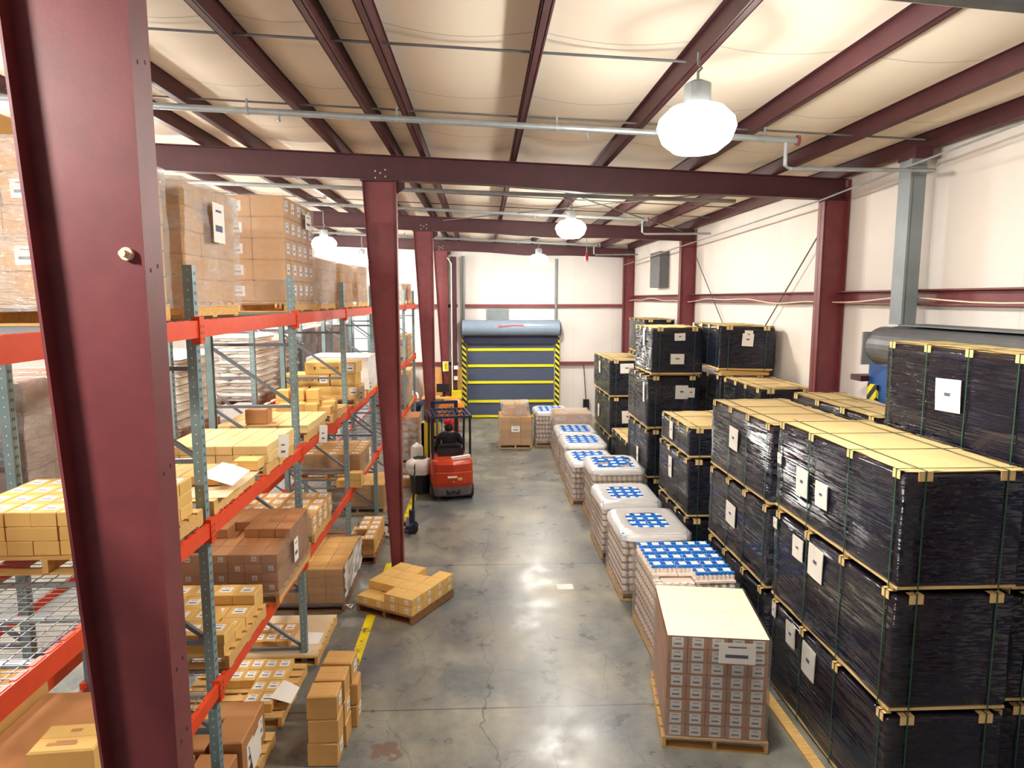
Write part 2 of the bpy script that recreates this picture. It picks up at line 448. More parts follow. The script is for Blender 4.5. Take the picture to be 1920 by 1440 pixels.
LEVW = ['just behind the frame edge', 'over the tall column before the low pallet', 'over the column beside the forklift', 'close to the dock door wall']
CW = ['closest tall dark red steel column cutting through the rack view', 'dark red tapered column behind the low carton pallet', 'dark red tapered column beside the forklift', 'dark red column with a yellow sign near the dock door']
for i, y in enumerate(FR):
    m = MB()
    def bot(x): return 6.37 - 0.035 * (x + 1.13) - (0.06 if 0.2 < x < 3.4 else 0)
    xs = [WL + 0.2, -6, -3, -1.2, 0.2, 1.6, 3.4, 4.6, WX - 0.05]
    top = [(x, zb(x)) for x in xs]; btm = [(x, bot(x)) for x in xs]
    m.prism(top + btm[::-1], y - 0.006, y + 0.006)
    for a, b in zip(xs[:-1], xs[1:]):
        m.bar((a, y, zb(a) - 0.006), (b, y, zb(b) - 0.006), 0.18, 0.012)
        m.bar((a, y, bot(a) + 0.006), (b, y, bot(b) + 0.006), 0.18, 0.012)
    r = structure(m.build('rafter_beam', 'steel_red_shaded', origin=(0, y, 6.4)), 'dark red rafter beam across the roof ' + LEVW[i], 'beam')
    # interior column, tapered I section
    cz = bot(-1.5) - 0.0
    m = MB()
    xr = -1.31
    def xl(z): return -1.48 - 0.052 * z
    m.prism([(xr, 0.02), (xr, cz), (xl(cz), cz), (xl(0), 0.02)], y - 0.005, y + 0.005)
    hw = 0.075
    m.bar((xr, y, 0.02), (xr, y, cz), 0.012, 2 * hw, up=(0, 1, 0))
    m.bar((xl(0), y, 0.02), (xl(cz), y, cz), 0.012, 2 * hw, up=(0, 1, 0))
    root = structure(m.build('steel_column', 'steel_red', origin=(-1.4, y, 0)), CW[i], 'column')
    MB().box(-1.56, -1.24, y - 0.12, y + 0.12, 0, 0.02).build('base_plate', 'steel_red', root, origin=None).location = (1.4, -y, 0)
    m = MB().box(xl(cz) - 0.03, xr + 0.03, y - 0.10, y + 0.10, cz - 0.015, cz + 0.004)
    m.prism([(xr, cz - 0.02), (xr + 0.13, cz - 0.02), (xr + 0.13, cz - 0.12), (xr, cz - 0.2)], y - 0.006, y + 0.006)
    m.build('cap_plate', 'steel_red_shaded', root).location = (1.4, -y, 0)
    m = MB()
    for bx, bz in ((-1.62, 0.2), (-1.62, 0.1), (-1.47, 0.22), (-1.47, 0.12), (-1.545, 0.17)):
        m.lathe([(0.012, -0.02), (0.012, 0)], 6, (bx, y - 0.006, cz + bz - 0.06), axis='y')
    m.build('bolt_set', 'paper', root).location = (1.4, -y, 0)
    if i == 0:
        m = MB().lathe([(0.026, 0), (0.026, -0.02), (0.014, -0.02), (0.014, -0.05)], 12, (-1.40, y - 0.005, 4.775), axis='y')
        tag(m.build('bolt_head', 'paper_cream', root), 'pale round bolt on the column web').location = (1.4, -y, 0)
        m = MB()
        for z in (2.72, 3.05, 3.9, 4.72, 5.5):
            for dy in (-0.03, 0.03):
                m.box(xr + 0.0055, xr + 0.0075, y + dy - 0.004, y + dy + 0.004, z + dy * 0.3 - 0.008, z + dy * 0.3 + 0.008)
        m.build('bolt_hole', 'ink_dark', root).location = (1.4, -y, 0)
    # wall column on the right
    m = MB(); x0 = WX - 0.42; x1 = WX - 0.02; ct = bot(5.4)
    m.box(x0, x0 + 0.012, y - 0.1, y + 0.1, 0, ct); m.box(x1 - 0.012, x1, y - 0.1, y + 0.1, 0, ct + 0.3)
    m.box(x0, x1, y - 0.005, y + 0.005, 0, ct + 0.2)
    if i:
        structure(m.build('wall_column', 'steel_red', origin=(WX - 0.2, y, 0)), ['', 'dark red wall column beside the grey steel post', 'dark red wall column behind the tallest black bundles', 'dark red corner column at the far end of the wall'][i], 'column')
    else:
        structure(m.build('wall_column', 'steel_red', origin=(WX - 0.2, y, 0)))

# far wall: girts, corner posts, poles
m = MB()
for z in (2.12, 4.33):
    m.box(-9, -0.95, WY - 0.14, WY - 0.002, z - 0.06, z + 0.06); m.box(2.95 if z < 4 else -0.75, WX - 0.3, WY - 0.14, WY - 0.002, z - 0.06, z + 0.06)
structure(m.build('trim_1', 'steel_red'))
m = MB()
ys = [Y0] + FR
for a, b in zip([Y0] + [f + 0.11 for f in FR], [f - 0.11 for f in FR] + [WY]):
    m.box(WX - 0.16, WX - 0.002, a, b, 4.52, 4.54); m.box(WX - 0.03, WX - 0.002, a, b, 4.52, 4.72); m.box(WX - 0.16, WX - 0.002, a, b, 4.70, 4.72)
    m.box(WX - 0.16, WX - 0.002, a, b, 2.10, 2.22)
structure(m.build('trim_2', 'steel_red'))
tag(MB().box(-1.2, -0.98, WY - 0.5, WY - 0.3, 0, 6.15).box(-1.2, -1.19, WY - 0.55, WY - 0.25, 0, 6.15).build('door_post', 'steel_red_shaded', origin=(-1.1, WY - 0.4, 0)), 'dark red steel post left of the dock door', 'post', kind='structure')
tag(MB().tube([(-0.72, WY - 0.12, 3.8), (-0.72, WY - 0.12, 6.2)], 0.045).build('conduit_pole', 'duct', origin=(-0.72, WY - 0.12, 3.8)), 'grey pole rising above the left end of the door hood', 'pole', kind='structure')
tag(MB().tube([(2.80, WY - 0.12, 3.8), (2.80, WY - 0.12, 6.1)], 0.055).build('conduit_pole', 'duct', origin=(2.8, WY - 0.12, 3.8)), 'grey pole rising above the right end of the door hood', 'pole', kind='structure')
tag(MB().tube([(-1.16, WY - 0.62, 0.8), (-1.16, WY - 0.62, 5.9), (-1.3, WY - 0.62, 6.1)], 0.022).build('conduit', 'white_paint', origin=(-1.16, WY - 0.62, 0.8)), 'thin white vertical conduit beside the dark door post', 'conduit')
m = MB().box(-1.2, -1.0, WY - 0.60, WY - 0.555, 1.75, 1.95); 
for k, (z, d) in enumerate(((1.95, 0.16), (1.55, 0.14), (1.0, 0.12))):
    o = MB().box(-1.10, -1.10 + d, WY - 0.60, WY - 0.54, z, z + 0.14).build('control_box', 'plastic_white', origin=(-1.05, WY - 0.57, z))
    tag(o, ['upper', 'middle', 'lower'][k] + ' small white control box on the dark door post', 'control box', 'door control boxes')

# roll-up dock door on the far wall
d = structure(thing('door_1', 'dark blue roll-up dock door with yellow stripes on the far wall', 'door', (1.06, WY - 0.12, 0)))
W0, W1 = -1.78, 1.80
o = MB().sheet(lambda u, v: (W0 + 0.13 + (W1 - W0 - 0.26) * u, 0.012 * math.sin(u * 9 + v * 3), 0.02 + 3.1 * v), 24, 12)
o.build('door_curtain', 'curtain', d, smooth=True)
for z in (0.03, 0.66, 1.40, 2.04, 2.66):
    MB().box(W0 + 0.13, W1 - 0.13, -0.035, -0.02, z - (0.0 if z < 0.1 else 0.05), z + 0.09 if z < 0.1 else z + 0.05).build('yellow_stripe', 'yellow_bright', d)
for s in (W0, W1):
    MB().box(s - 0.08, s + 0.08, -0.06, 0.04, 0.0, 3.12).build('hazard_guide', 'hazard', d)
MB().box(W0 - 0.02, W1 + 0.02, -0.1, 0.0, 2.98, 3.2).sheet(lambda u, v: (W0 + (W1 - W0) * u, -0.11, 3.2 - v * (0.27 + 0.07 * abs(math.sin(u * 60)))), 80, 2).build('brush_seal', 'curtain_dark', d)
pr = [(0.30 * math.cos(t) - 0.12, 0.30 * math.sin(t) + 3.5) for t in [R(a) for a in range(60, 285, 15)]]
MB().prism([(0.1, 3.2), (0.1, 3.76)] + pr, W0 - 0.06, W1 + 0.06, axis='x').build('roll_hood', 'hood_blue', d, smooth=False)
MB().lathe([(0.02, 0), (0.26, 0), (0.26, 0.04), (0.08, 0.07), (0.02, 0.07)], 18, (W1 + 0.06, -0.12, 3.46), axis='x').build('hood_end', 'black', d)
# faded red script on the hood: strokes, not readable in the photo
m = MB(); pts = []
for i in range(60):
    t = i / 59; pts.append((-0.45 + 0.95 * t + 0.02 * math.sin(t * 70), -0.437 + 0.01 * t, 3.60 + 0.035 * math.sin(t * 62) * (1 - 0.4 * t)))
m.tube(pts, 0.010, 5); m.tube([(-0.52, -0.425, 3.52), (-0.2, -0.437, 3.56), (0.5, -0.43, 3.645)], 0.007, 5); m.tube([(-0.47, -0.437, 3.49), (-0.43, -0.437, 3.62), (-0.39, -0.437, 3.54)], 0.012, 5)
tag(m.build('hood_lettering', 'red_script', d), 'faded red script on the hood')
tag(MB().box(0.16, 1.0, WY - 0.09, WY - 0.002, 3.8, 4.2).build('wall_plate', 'duct', origin=(0.6, WY, 3.8)), 'pale grey square plate on the wall above the door hood', 'plate')
tag(MB().box(3.9, 4.12, WY - 0.16, WY - 0.002, 0.25, 0.7).tube([(4.0, WY - 0.08, 0.7), (3.95, WY - 0.08, 1.4), (3.9, WY - 0.04, 2.1)], 0.015).build('junction_box', 'black', origin=(4, WY, 0.25)), 'small black box low on the far wall behind the black bundles', 'box')

# right wall: grey steel post, hood of the near dock door
o = structure(MB().box(WX - 0.42, WX - 0.24, 8.50, 8.78, 4.27, 6.32).box(WX - 0.45, WX - 0.42, 8.48, 8.54, 4.28, 6.32).build('steel_post', 'duct', origin=(WX - 0.3, 8.65, 4.27)), 'square grey steel post on the right wall above the near dock door', 'post')
tag(MB().box(WX - 0.42, WX - 0.2, 8.46, 8.82, 6.32, 6.46).build('post_bracket', 'steel_red_shaded', o), None).location = (0.3 - WX, -8.65, -4.27)
tag(MB().box(WX - 0.3, WX - 0.0, 21.1, 22.3, 4.95, 6.05).build('hanging_duct', 'galv_dark', origin=(WX - 0.1, 21.7, 4.95)), 'dark grey steel box hanging high on the right wall near the corner', 'duct')
d2 = structure(thing('door_2', 'near dock door on the right wall with grey roll hood above black bundles', 'door', (WX, 7.08, 0)))
pr = [(-0.37 + 0.27 * math.cos(t), 3.98 + 0.25 * math.sin(t)) for t in [R(a) for a in range(75, 290, 14)]]
m = MB(); m.prism([(-0.02, 3.72), (-0.02, 4.26)] + pr, -2.2, 1.86, axis='y'); m.box(-0.42, -0.02, -2.2, 1.5, 4.255, 4.275)
m.build('roll_hood', 'galv_dark', d2)
MB().box(-0.66, -0.02, 1.87, 1.90, 3.72, 4.16).build('hood_bracket', 'galv', d2)
MB().box(-0.30, -0.02, -2.0, 2.30, 0.05, 3.70).build('door_frame', 'blue', d2)
MB().box(-0.34, -0.305, 2.02, 2.24, 0.05, 3.42).build('hazard_guide', 'hazard', d2)
MB().box(-0.42, -0.05, 2.28, 2.55, 3.44, 3.52).build('guide_bracket', 'steel_red_shaded', d2)

# cables, pipes and rods
def pipe(name, pts, r, m, label, cat, group=None, n=8):
    return tag(MB().tube(pts, r, n).build(name, m, origin=pts[0]), label, cat, group)
cab = [(WX - 0.17 - 0.02 * math.sin(y * 1.7), y, 4.56 + 0.035 * math.sin(y * 0.9) + 0.02 * math.sin(y * 2.3)) for y in [i * 0.4 for i in range(12, 66)]]
pipe('cable', cab, 0.009, 'paper_cream', 'long loose pale cable draped along the right wall girt', 'cable')
pipe('conduit', [(5.28, 4.0, 6.43), (5.28, 9.54, 6.18), (5.28, 10.8, 6.12), (5.28, 25.8, 5.84)], 0.014, 'galv', 'thin grey conduit running high along the right wall', 'conduit')
for k, (y, x1) in enumerate(((8.0, 3.62), (15.9, 3.8), (23.4, 3.9))):
    lab = ['closest', 'middle', 'farthest'][k] + ' grey sprinkler pipe slung under the purlins'
    lab = ['grey sprinkler pipe under the purlins, passing below the big bright lamp', 'grey sprinkler pipe under the purlins, just before the second rafter beam', 'grey sprinkler pipe under the purlins, close to the dock door wall'][k]
    t = thing('sprinkler_pipe', lab, 'pipe', (0, y, 6.4), 0, 'sprinkler pipes')
    zp = lambda x: zb(x) - 6.4 - 0.13
    MB().tube([(-8, 0, zp(-8)), (x1, 0, zp(x1))], 0.036, 10).build('main_pipe', 'galv', t)
    MB().lathe([(0.02, 0), (0.06, 0), (0.06, 0.03), (0.02, 0.03)], 12, (x1, 0, zp(x1)), axis='x').build('pipe_cap', 'steel_red', t)
    MB().tube([(x1 - 0.12, 0, zp(x1)), (x1 - 0.12, 0, zp(x1) - 0.28), (x1 - 0.05, 0, zp(x1) - 0.32), (5.3, 0.05, zp(5.3) - 0.24)], 0.024, 8).build('branch_pipe', 'galv', t)
    for x in (-4.6, -2.6, -0.95, 0.85, 3.25):
        MB().tube([(x, 0, zp(x) + 0.02), (x, 0, zp(x) + 0.13)], 0.012, 6).lathe([(0.045, -0.02), (0.045, 0.02)], 10, (x, 0, zp(x)), axis='x').build('hanger', 'galv', t)
    for x in (-2.25, 1.2):
        MB().lathe([(0.012, -0.1), (0.02, -0.09), (0.012, -0.07), (0.012, 0)], 8, (x, 0, zp(x))).build('sprinkler_head', 'galv', t)
pipe('steel_pipe', [(-8, 12.0, 6.62), (4.4, 12.0, 6.28)], 0.035, 'galv', 'grey pipe just behind the first full rafter beam', 'pipe')
pipe('duct_pipe', [(-3.0, 3.9, 6.66), (5.68, 4.45, 6.30)], 0.06, 'galv', 'fat grey pipe crossing the upper corner of the roof', 'pipe')
k = 0
for y in (6.25, 8.4, 13.2, 14.7, 16.4, 20.8, 22.6):
    sag = 0.0
    pipe('sag_rod', [(-9, y, zb(-9) + 0.08), (1.8 if y < 7 else 5.4, y, zb(1.8 if y < 7 else 5.4) + 0.06)], 0.012, 'galv_dark', ['thin rod tying the purlins together, before the big lamp', 'thin rod tying the purlins together, beside the sprinkler pipe', 'thin purlin rod just beyond the first full rafter beam', 'thin purlin rod at the second big lamp', 'thin purlin rod before the second rafter beam', 'thin purlin rod beyond the second rafter beam', 'thin purlin rod beside the small far lamp'][k], 'rod', 'purlin rods', 6)
    k += 1
pipe('brace_rod', [(0.6, 11.4, 6.55), (5.2, 18.0, 6.36)], 0.014, 'galv_dark', 'diagonal roof brace rod slanting towards the right wall', 'rod', None, 6)
pipe('brace_rod', [(4.6, 11.4, 6.40), (-1.0, 18.0, 6.60)], 0.014, 'galv_dark', 'diagonal roof brace rod slanting towards the columns', 'rod', None, 6)
pipe('brace_rod', [(WX - 0.1, 10.95, 6.08), (WX - 0.1, 18.2, 0.3)], 0.014, 'galv_dark', 'diagonal wall brace rod from the top of the near wall column', 'rod', None, 6)
pipe('brace_rod', [(WX - 0.1, 18.2, 5.75), (WX - 0.1, 11.0, 0.3)], 0.014, 'galv_dark', 'diagonal wall brace rod from the top of the far wall column', 'rod', None, 6)
t = thing('alarm_beacon', 'small red hanging beacon below the second rafter beam', 'beacon', (3.2, 21.2, 5.72))
MB().lathe([(0.05, 0), (0.055, 0.02), (0.05, 0.05)], 12).build('lens_rim', 'plastic_white', t)
MB().lathe([(0.05, 0.05), (0.055, 0.15), (0.035, 0.25), (0.01, 0.27)], 12).build('beacon_lens', 'red', t)
MB().tube([(0, 0, 0.26), (0, 0, zb(3.2) - 5.715)], 0.012, 6).build('stem', 'galv', t)

# high bay lamps
def lamp(x, y, z, label):
    t = thing('high_bay_lamp', label, 'lamp', (x, y, z), 0, 'high bay lamps')
    MB().lathe([(0.015, -0.21), (0.18, -0.20), (0.28, -0.12), (0.325, 0.0)], 24).build('lens', 'lamp', t, smooth=True)
    MB().lathe([(0.325, 0.001), (0.31, 0.06), (0.22, 0.15), (0.10, 0.18)], 24).build('upper_lens', 'lamp_upper', t, smooth=True)
    MB().lathe([(0.10, 0.181), (0.11, 0.19), (0.11, 0.34), (0.05, 0.37)], 16).build('ballast_housing', 'galv', t)
    top = zb(x) - z
    m = MB().tube([(0, 0, 0.36), (0, 0, 0.44), (0.03, 0, 0.47), (0, 0, 0.50), (0, 0, top)], 0.012, 6)
    m.build('hook', 'galv', t)
LL = ['big bright round lamp hanging closest over the aisle', 'bright round lamp over the aisle in front of the second rafter beam', 'small bright round lamp over the aisle before the dock door',
      'round lamp glowing beside the wrapped load on the rack top', 'smaller round lamp glowing just left of the tapered column', 'unseen added lamp above the racks hidden behind the crinkled wrapped load', 'lamp high above the closest rack bay, left of the column', 'lamp above the second rack row, out beyond the left edge',
      'unseen added lamp far left over the second aisle, first of its row', 'unseen added lamp far left over the second aisle, middle of its row', 'unseen added lamp far left over the second aisle, last of its row']
for p, l_ in zip(LAMPS, LL): lamp(*p, l_)

# yellow walkway line
m = MB()
for a, b in ((6.9, 8.05), (8.2, 9.6), (10.4, 11.6), (13.3, 20)):
    m.box(-1.72 + 0.004 * (a - 8), -1.59 + 0.004 * (a - 8), a, b, 0.0005, 0.002)
structure(m.build('floor_marking', 'line_paint'), 'worn yellow line painted along the rack side of the aisle', 'line')
tag(MB().box(-0.13, 0.13, -0.1, 0.1, 0.001, 0.003).build('paper_scrap', 'paper', origin=(0, 0, 0)), 'white paper scrap lying on the bare floor of the aisle', 'paper').location = (1.3, 10.45, 0)

# ================================================================== LOADS: builders
MC = {}
def cached(key, fn):
    if key not in MC: MC[key] = fn()
    return MC[key]

def carton_mesh(dx, dy, dz, m):
    def mk():
        b = MB(); e = min(0.012, min(dx, dy, dz) * 0.05)
        x, y = dx / 2 - 0.003, dy / 2 - 0.003
        # slightly bulging panels with chamfered edges
        lo, hi = e, dz - e - 0.001
        ring = lambda xx, yy, z: [(-xx, -yy, z), (xx, -yy, z), (xx, yy, z), (-xx, yy, z)]
        b.add(ring(x - e, y - e, 0) + ring(x, y, lo) + ring(x, y, hi) + ring(x - e, y - e, dz - 0.001),
              [(3, 2, 1, 0), (12, 13, 14, 15)] + [(k * 4 + i, k * 4 + (i + 1) % 4, k * 4 + 4 + (i + 1) % 4, k * 4 + 4 + i) for k in range(3) for i in range(4)])
        # the closed seam of the flaps on top
        if dx >= dy: b.box(-x + e, x - e, -0.0012, 0.0012, dz - 0.001, dz - 0.0002)
        else: b.box(-0.0012, 0.0012, -y + e, y - e, dz - 0.001, dz - 0.0002)
        return b.mesh('carton', m)
    return cached(('c', round(dx, 3), round(dy, 3), round(dz, 3), m), mk)

def label_mesh(wd, ht, face):
    """white sticker with small unreadable print, lying on FACE (T top, F front, R aisle side)"""
    def mk():
        b = MB(); t = 0.0016
        def quad(u0, u1, v0, v1, d, mi):
            if face == 'T': b.box(u0, u1, v0, v1, 0, d, mi)
            elif face == 'F': b.box(u0, u1, -d, 0, v0, v1, mi)
            elif face == 'L': b.box(-d, 0, u0, u1, v0, v1, mi)
            else: b.box(0, d, u0, u1, v0, v1, mi)
        quad(-wd / 2, wd / 2, -ht / 2, ht / 2, t, 0)
        if wd > 0.04:
            quad(-wd * 0.25, wd * 0.25, ht * 0.27, ht * 0.33, t + 0.0006, 1)
            quad(-wd * 0.32, wd * 0.30, -ht * 0.22, -ht * 0.06, t + 0.0006, 1)
        return b.mesh('sticker', ['paper', 'ink'])
    return cached(('l', round(wd, 3), round(ht, 3), face), mk)

def add_labels(o, dx, dy, dz, faces, sz=0.55):
    for f in faces:
        if f == 'T': ob('sticker', label_mesh(dx * sz, dy * sz * 0.8, 'T'), o, (0, 0, dz))
        if f == 'F': ob('sticker', label_mesh(min(dx * sz, dz * 0.85), dz * sz * 1.15, 'F'), o, (0, -dy / 2 + 0.001, dz / 2))
        if f == 'R': ob('sticker', label_mesh(min(dy * sz, dz), dz * sz * 1.1, 'R'), o, (dx / 2 - 0.001, 0, dz / 2))
        if f == 'f': ob('sticker', label_mesh(dz * 0.5, dz * 0.5, 'F'), o, (dx * 0.1, -dy / 2 + 0.001, dz * 0.55))
        if f == 'r': ob('sticker', label_mesh(dz * 0.5, dz * 0.5, 'R'), o, (dx / 2 - 0.001, dy * 0.1, dz * 0.55))

def pallet(name='pallet', parent=None, loc=(0, 0, 0), rz=0.0, dx=1.22, dy=1.02, label=None, group=None, m='wood'):
    """boards run along x on top, three stringers along y"""
    key = (round(dx, 2), round(dy, 2), m)
    def top():
        b = MB(); n = 7; bw = dy / n * 0.74
        for i in range(n):
            y = -dy / 2 + bw / 2 + (dy - bw) * i / (n - 1)
            b.box(-dx / 2, dx / 2, y - bw / 2, y + bw / 2, 0.108, 0.126)
        return b.mesh('deck_boards', m)
    def bot():
        b = MB()
        for y in (-dy / 2 + 0.06, 0, dy / 2 - 0.06): b.box(-dx / 2, dx / 2, y - 0.05, y + 0.05, 0, 0.016)
        return b.mesh('bottom_boards', m)
    def stg():
        return MB().box(-0.019, 0.019, -dy / 2, dy / 2, 0.016, 0.108).mesh('stringer', m)
    if parent is None:
        r = thing(name, label, 'pallet', loc, rz, group)
        ob('deck_boards', cached(('pt',) + key, top), r)
    else:
        r = ob(name, cached(('pt',) + key, top), parent, loc, rz)
    ob('bottom_boards', cached(('pb',) + key, bot), r)
    for x in (-dx / 2 + 0.02, 0, dx / 2 - 0.02): ob('stringer', cached(('ps',) + key, stg), r, (x, 0, 0))
    return r

ORD = ['first', 'second', 'third', 'fourth', 'fifth', 'sixth', 'seventh', 'eighth', 'ninth', 'tenth']
def tiername(k, n):
    if n == 1: return ''
    if n == 2: return 'lower tier, ' if k == 0 else 'upper tier, '
    if n == 3: return ['bottom tier, ', 'middle tier, ', 'top tier, '][k]
    return ('top tier, ' if k == n - 1 else 'bottom tier, ' if k == 0 else ORD[k] + ' tier up, ')

def loose(desc, pile, group, x1, y0, z0, nx, ny, nz, dims, m='carton', faces='', skip=None, jit=0.004, cat='carton', shell=True, fl=None, sz=0.55, xstart=0):
    """a pile of separate cartons: column 0 is the one at the aisle side (x1), row 0 is at y0"""
    dx, dy, dz = dims
    for k in range(nz):
        for j in range(ny):
            for i in range(xstart, nx):
                if skip and skip(i, j, k): continue
                hidden = shell and k < nz - 1 and i > 0 and j > 0 and not (skip and (skip(i, j, k + 1) or skip(max(i - 1, 0), j, k) or skip(i, j - 1, k)))
                if hidden: continue
                row = '' if ny == 1 else ('front row, ' if j == 0 else 'back row, ' if j == ny - 1 and ny < 4 else ORD[j] + ' row, ')
                col_ = '' if nx == 1 else ORD[i] + ' from aisle, '
                c = ob('carton', carton_mesh(dx, dy, dz, m), None,
                       (x1 - dx * (i + 0.5) + rnd.uniform(-jit, jit), y0 + dy * (j + 0.5) + rnd.uniform(-jit, jit), z0 + dz * k), rnd.uniform(-1, 1) * jit * 3)
                tag(c, f'{desc} carton, {tiername(k, nz)}{row}{col_}{pile}', cat, group)
                add_labels(c, dx, dy, dz, faces if fl is None else fl(i, j, k), sz)

def film_mesh(dx, dy, z0, dz, m, amp=0.012, top=True, seed=0.0, skirt=0.0):
    b = MB()
    nx, ny, nz = max(4, int(dx / 0.12)), max(4, int(dy / 0.12)), max(3, int(dz / 0.1))
    def disp(p):
        n = noise.noise_vector(Vector((p[0] * 3 + seed, p[1] * 3, p[2] * 4)))
        return (p[0] + n.x * amp, p[1] + n.y * amp, p[2] + n.z * amp * 0.4)
    x, y = dx / 2 + 0.008 + amp * 0.8, dy / 2 + 0.008 + amp * 0.8
    b.sheet(lambda u, v: disp((-x + 2 * x * u, -y, z0 + dz * v)), nx, nz)
    b.sheet(lambda u, v: disp((x, -y + 2 * y * u, z0 + dz * v)), ny, nz)
    b.sheet(lambda u, v: disp((x - 2 * x * u, y, z0 + dz * v)), nx, nz)
    b.sheet(lambda u, v: disp((-x, y - 2 * y * u, z0 + dz * v)), ny, nz)
    if top: b.sheet(lambda u, v: disp((-x + 2 * x * u, -y + 2 * y * v, z0 + dz + 0.006)), nx, ny)
    return b.mesh('stretch_film', m, smooth=True)

def wrapped(name, label, group, x0, x1, y0, y1, z0, dz, nx, ny, nz, m='carton', film='film', faces='', pm='wood', rz=0.0, top_film=False,
            papers=(), pdims=None, amp=0.012, skip=None, cat='pallet load', fl=None, sz=0.5, side='R'):
    """shrink wrapped load: pallet + cartons (only the outer ones) + film, one thing"""
    dx, dy = x1 - x0, y1 - y0
    r = thing(name, label, cat, ((x0 + x1) / 2, (y0 + y1) / 2, z0), rz, group)
    if pm: pallet('pallet', r, (0, 0, 0), 0, *(pdims or (dx + 0.02, dy + 0.02)), m=pm)
    zb_ = 0.128 if pm else 0.0
    cx, cy, cz = dx / nx, dy / ny, dz / nz
    for k in range(nz):
        for j in range(ny):
            for i in range(nx):
                if skip and skip(i, j, k): continue
                ii = i if side == 'R' else nx - 1 - i
                if ii < nx - 1 and j > 0 and k < nz - (2 if skip else 1): continue
                c = ob('carton', carton_mesh(cx, cy, cz, m), r, (-dx / 2 + cx * (i + 0.5) + rnd.uniform(-.003, .003), -dy / 2 + cy * (j + 0.5) + rnd.uniform(-.003, .003), zb_ + cz * k))
                add_labels(c, cx, cy, cz, faces if fl is None else fl(i, j, k), sz)
    if film: ob('stretch_film', film_mesh(dx, dy, zb_ - 0.04, dz + 0.05, film, amp, top_film, rnd.random() * 50), r)
    for (f, a, z, wd, ht) in papers:
        if f == 'F': o = ob('paper_label', label_mesh(wd, ht, 'F'), r, (a, -dy / 2 - 0.014 - amp * 2, z))
        elif f == 'R': o = ob('paper_label', label_mesh(wd, ht, 'R'), r, (dx / 2 + 0.014 + amp * 2, a, z))
        elif f == 'L': o = ob('paper_label', label_mesh(wd, ht, 'L'), r, (-dx / 2 - 0.014 - amp * 2, a, z))
        else: o = ob('paper_label', label_mesh(wd, ht, 'T'), r, (a, z, dz + zb_ + 0.02))
    return r

# ---- black wrapped bundles
def rbox(b, x0, x1, y0, y1, z0, z1, r=0.03, amp=0.012, seed=0.0, step=0.10, mi=0):
    lo = Vector((x0, y0, z0)); hi = Vector((x1, y1, z1))
    def cuts(a, c):
        n = max(3, int((c - a) / step))
        t = [a, a + r * 0.4, a + r] + [a + r + (c - a - 2 * r) * i / n for i in range(1, n)] + [c - r, c - r * 0.4, c]
        return t
    cx, cy, cz = cuts(x0, x1), cuts(y0, y1), cuts(z0, z1)
    def P(q):
        q = Vector(q); inn = Vector((min(max(q.x, x0 + r), x1 - r), min(max(q.y, y0 + r), y1 - r), min(max(q.z, z0 + r), z1 - r)))
        d = q - inn
        if d.length < 1e-9: return q
        d.normalize()
        n = noise.noise(Vector((q.x * 2.2 + seed, q.y * 2.2, q.z * 5.0 + seed))) * amp + noise.noise(Vector((q.x * 7 + seed, q.y * 5, q.z * 16))) * amp * 0.5
        return inn + d * (r + n)
    def grid(A, B, f):
        na, nb = len(A), len(B)
        b.add([P(f(a, c)) for c in B for a in A], [(j * na + i, j * na + i + 1, (j + 1) * na + i + 1, (j + 1) * na + i) for j in range(nb - 1) for i in range(na - 1)], mi)
    grid(cx, cz, lambda a, c: (a, y0, c)); grid(cy, cz, lambda a, c: (x1, a, c))
    grid(cx[::-1], cz, lambda a, c: (a, y1, c)); grid(cy[::-1], cz, lambda a, c: (x0, a, c))
    grid(cx, cy, lambda a, c: (a, c, z1))
    return b

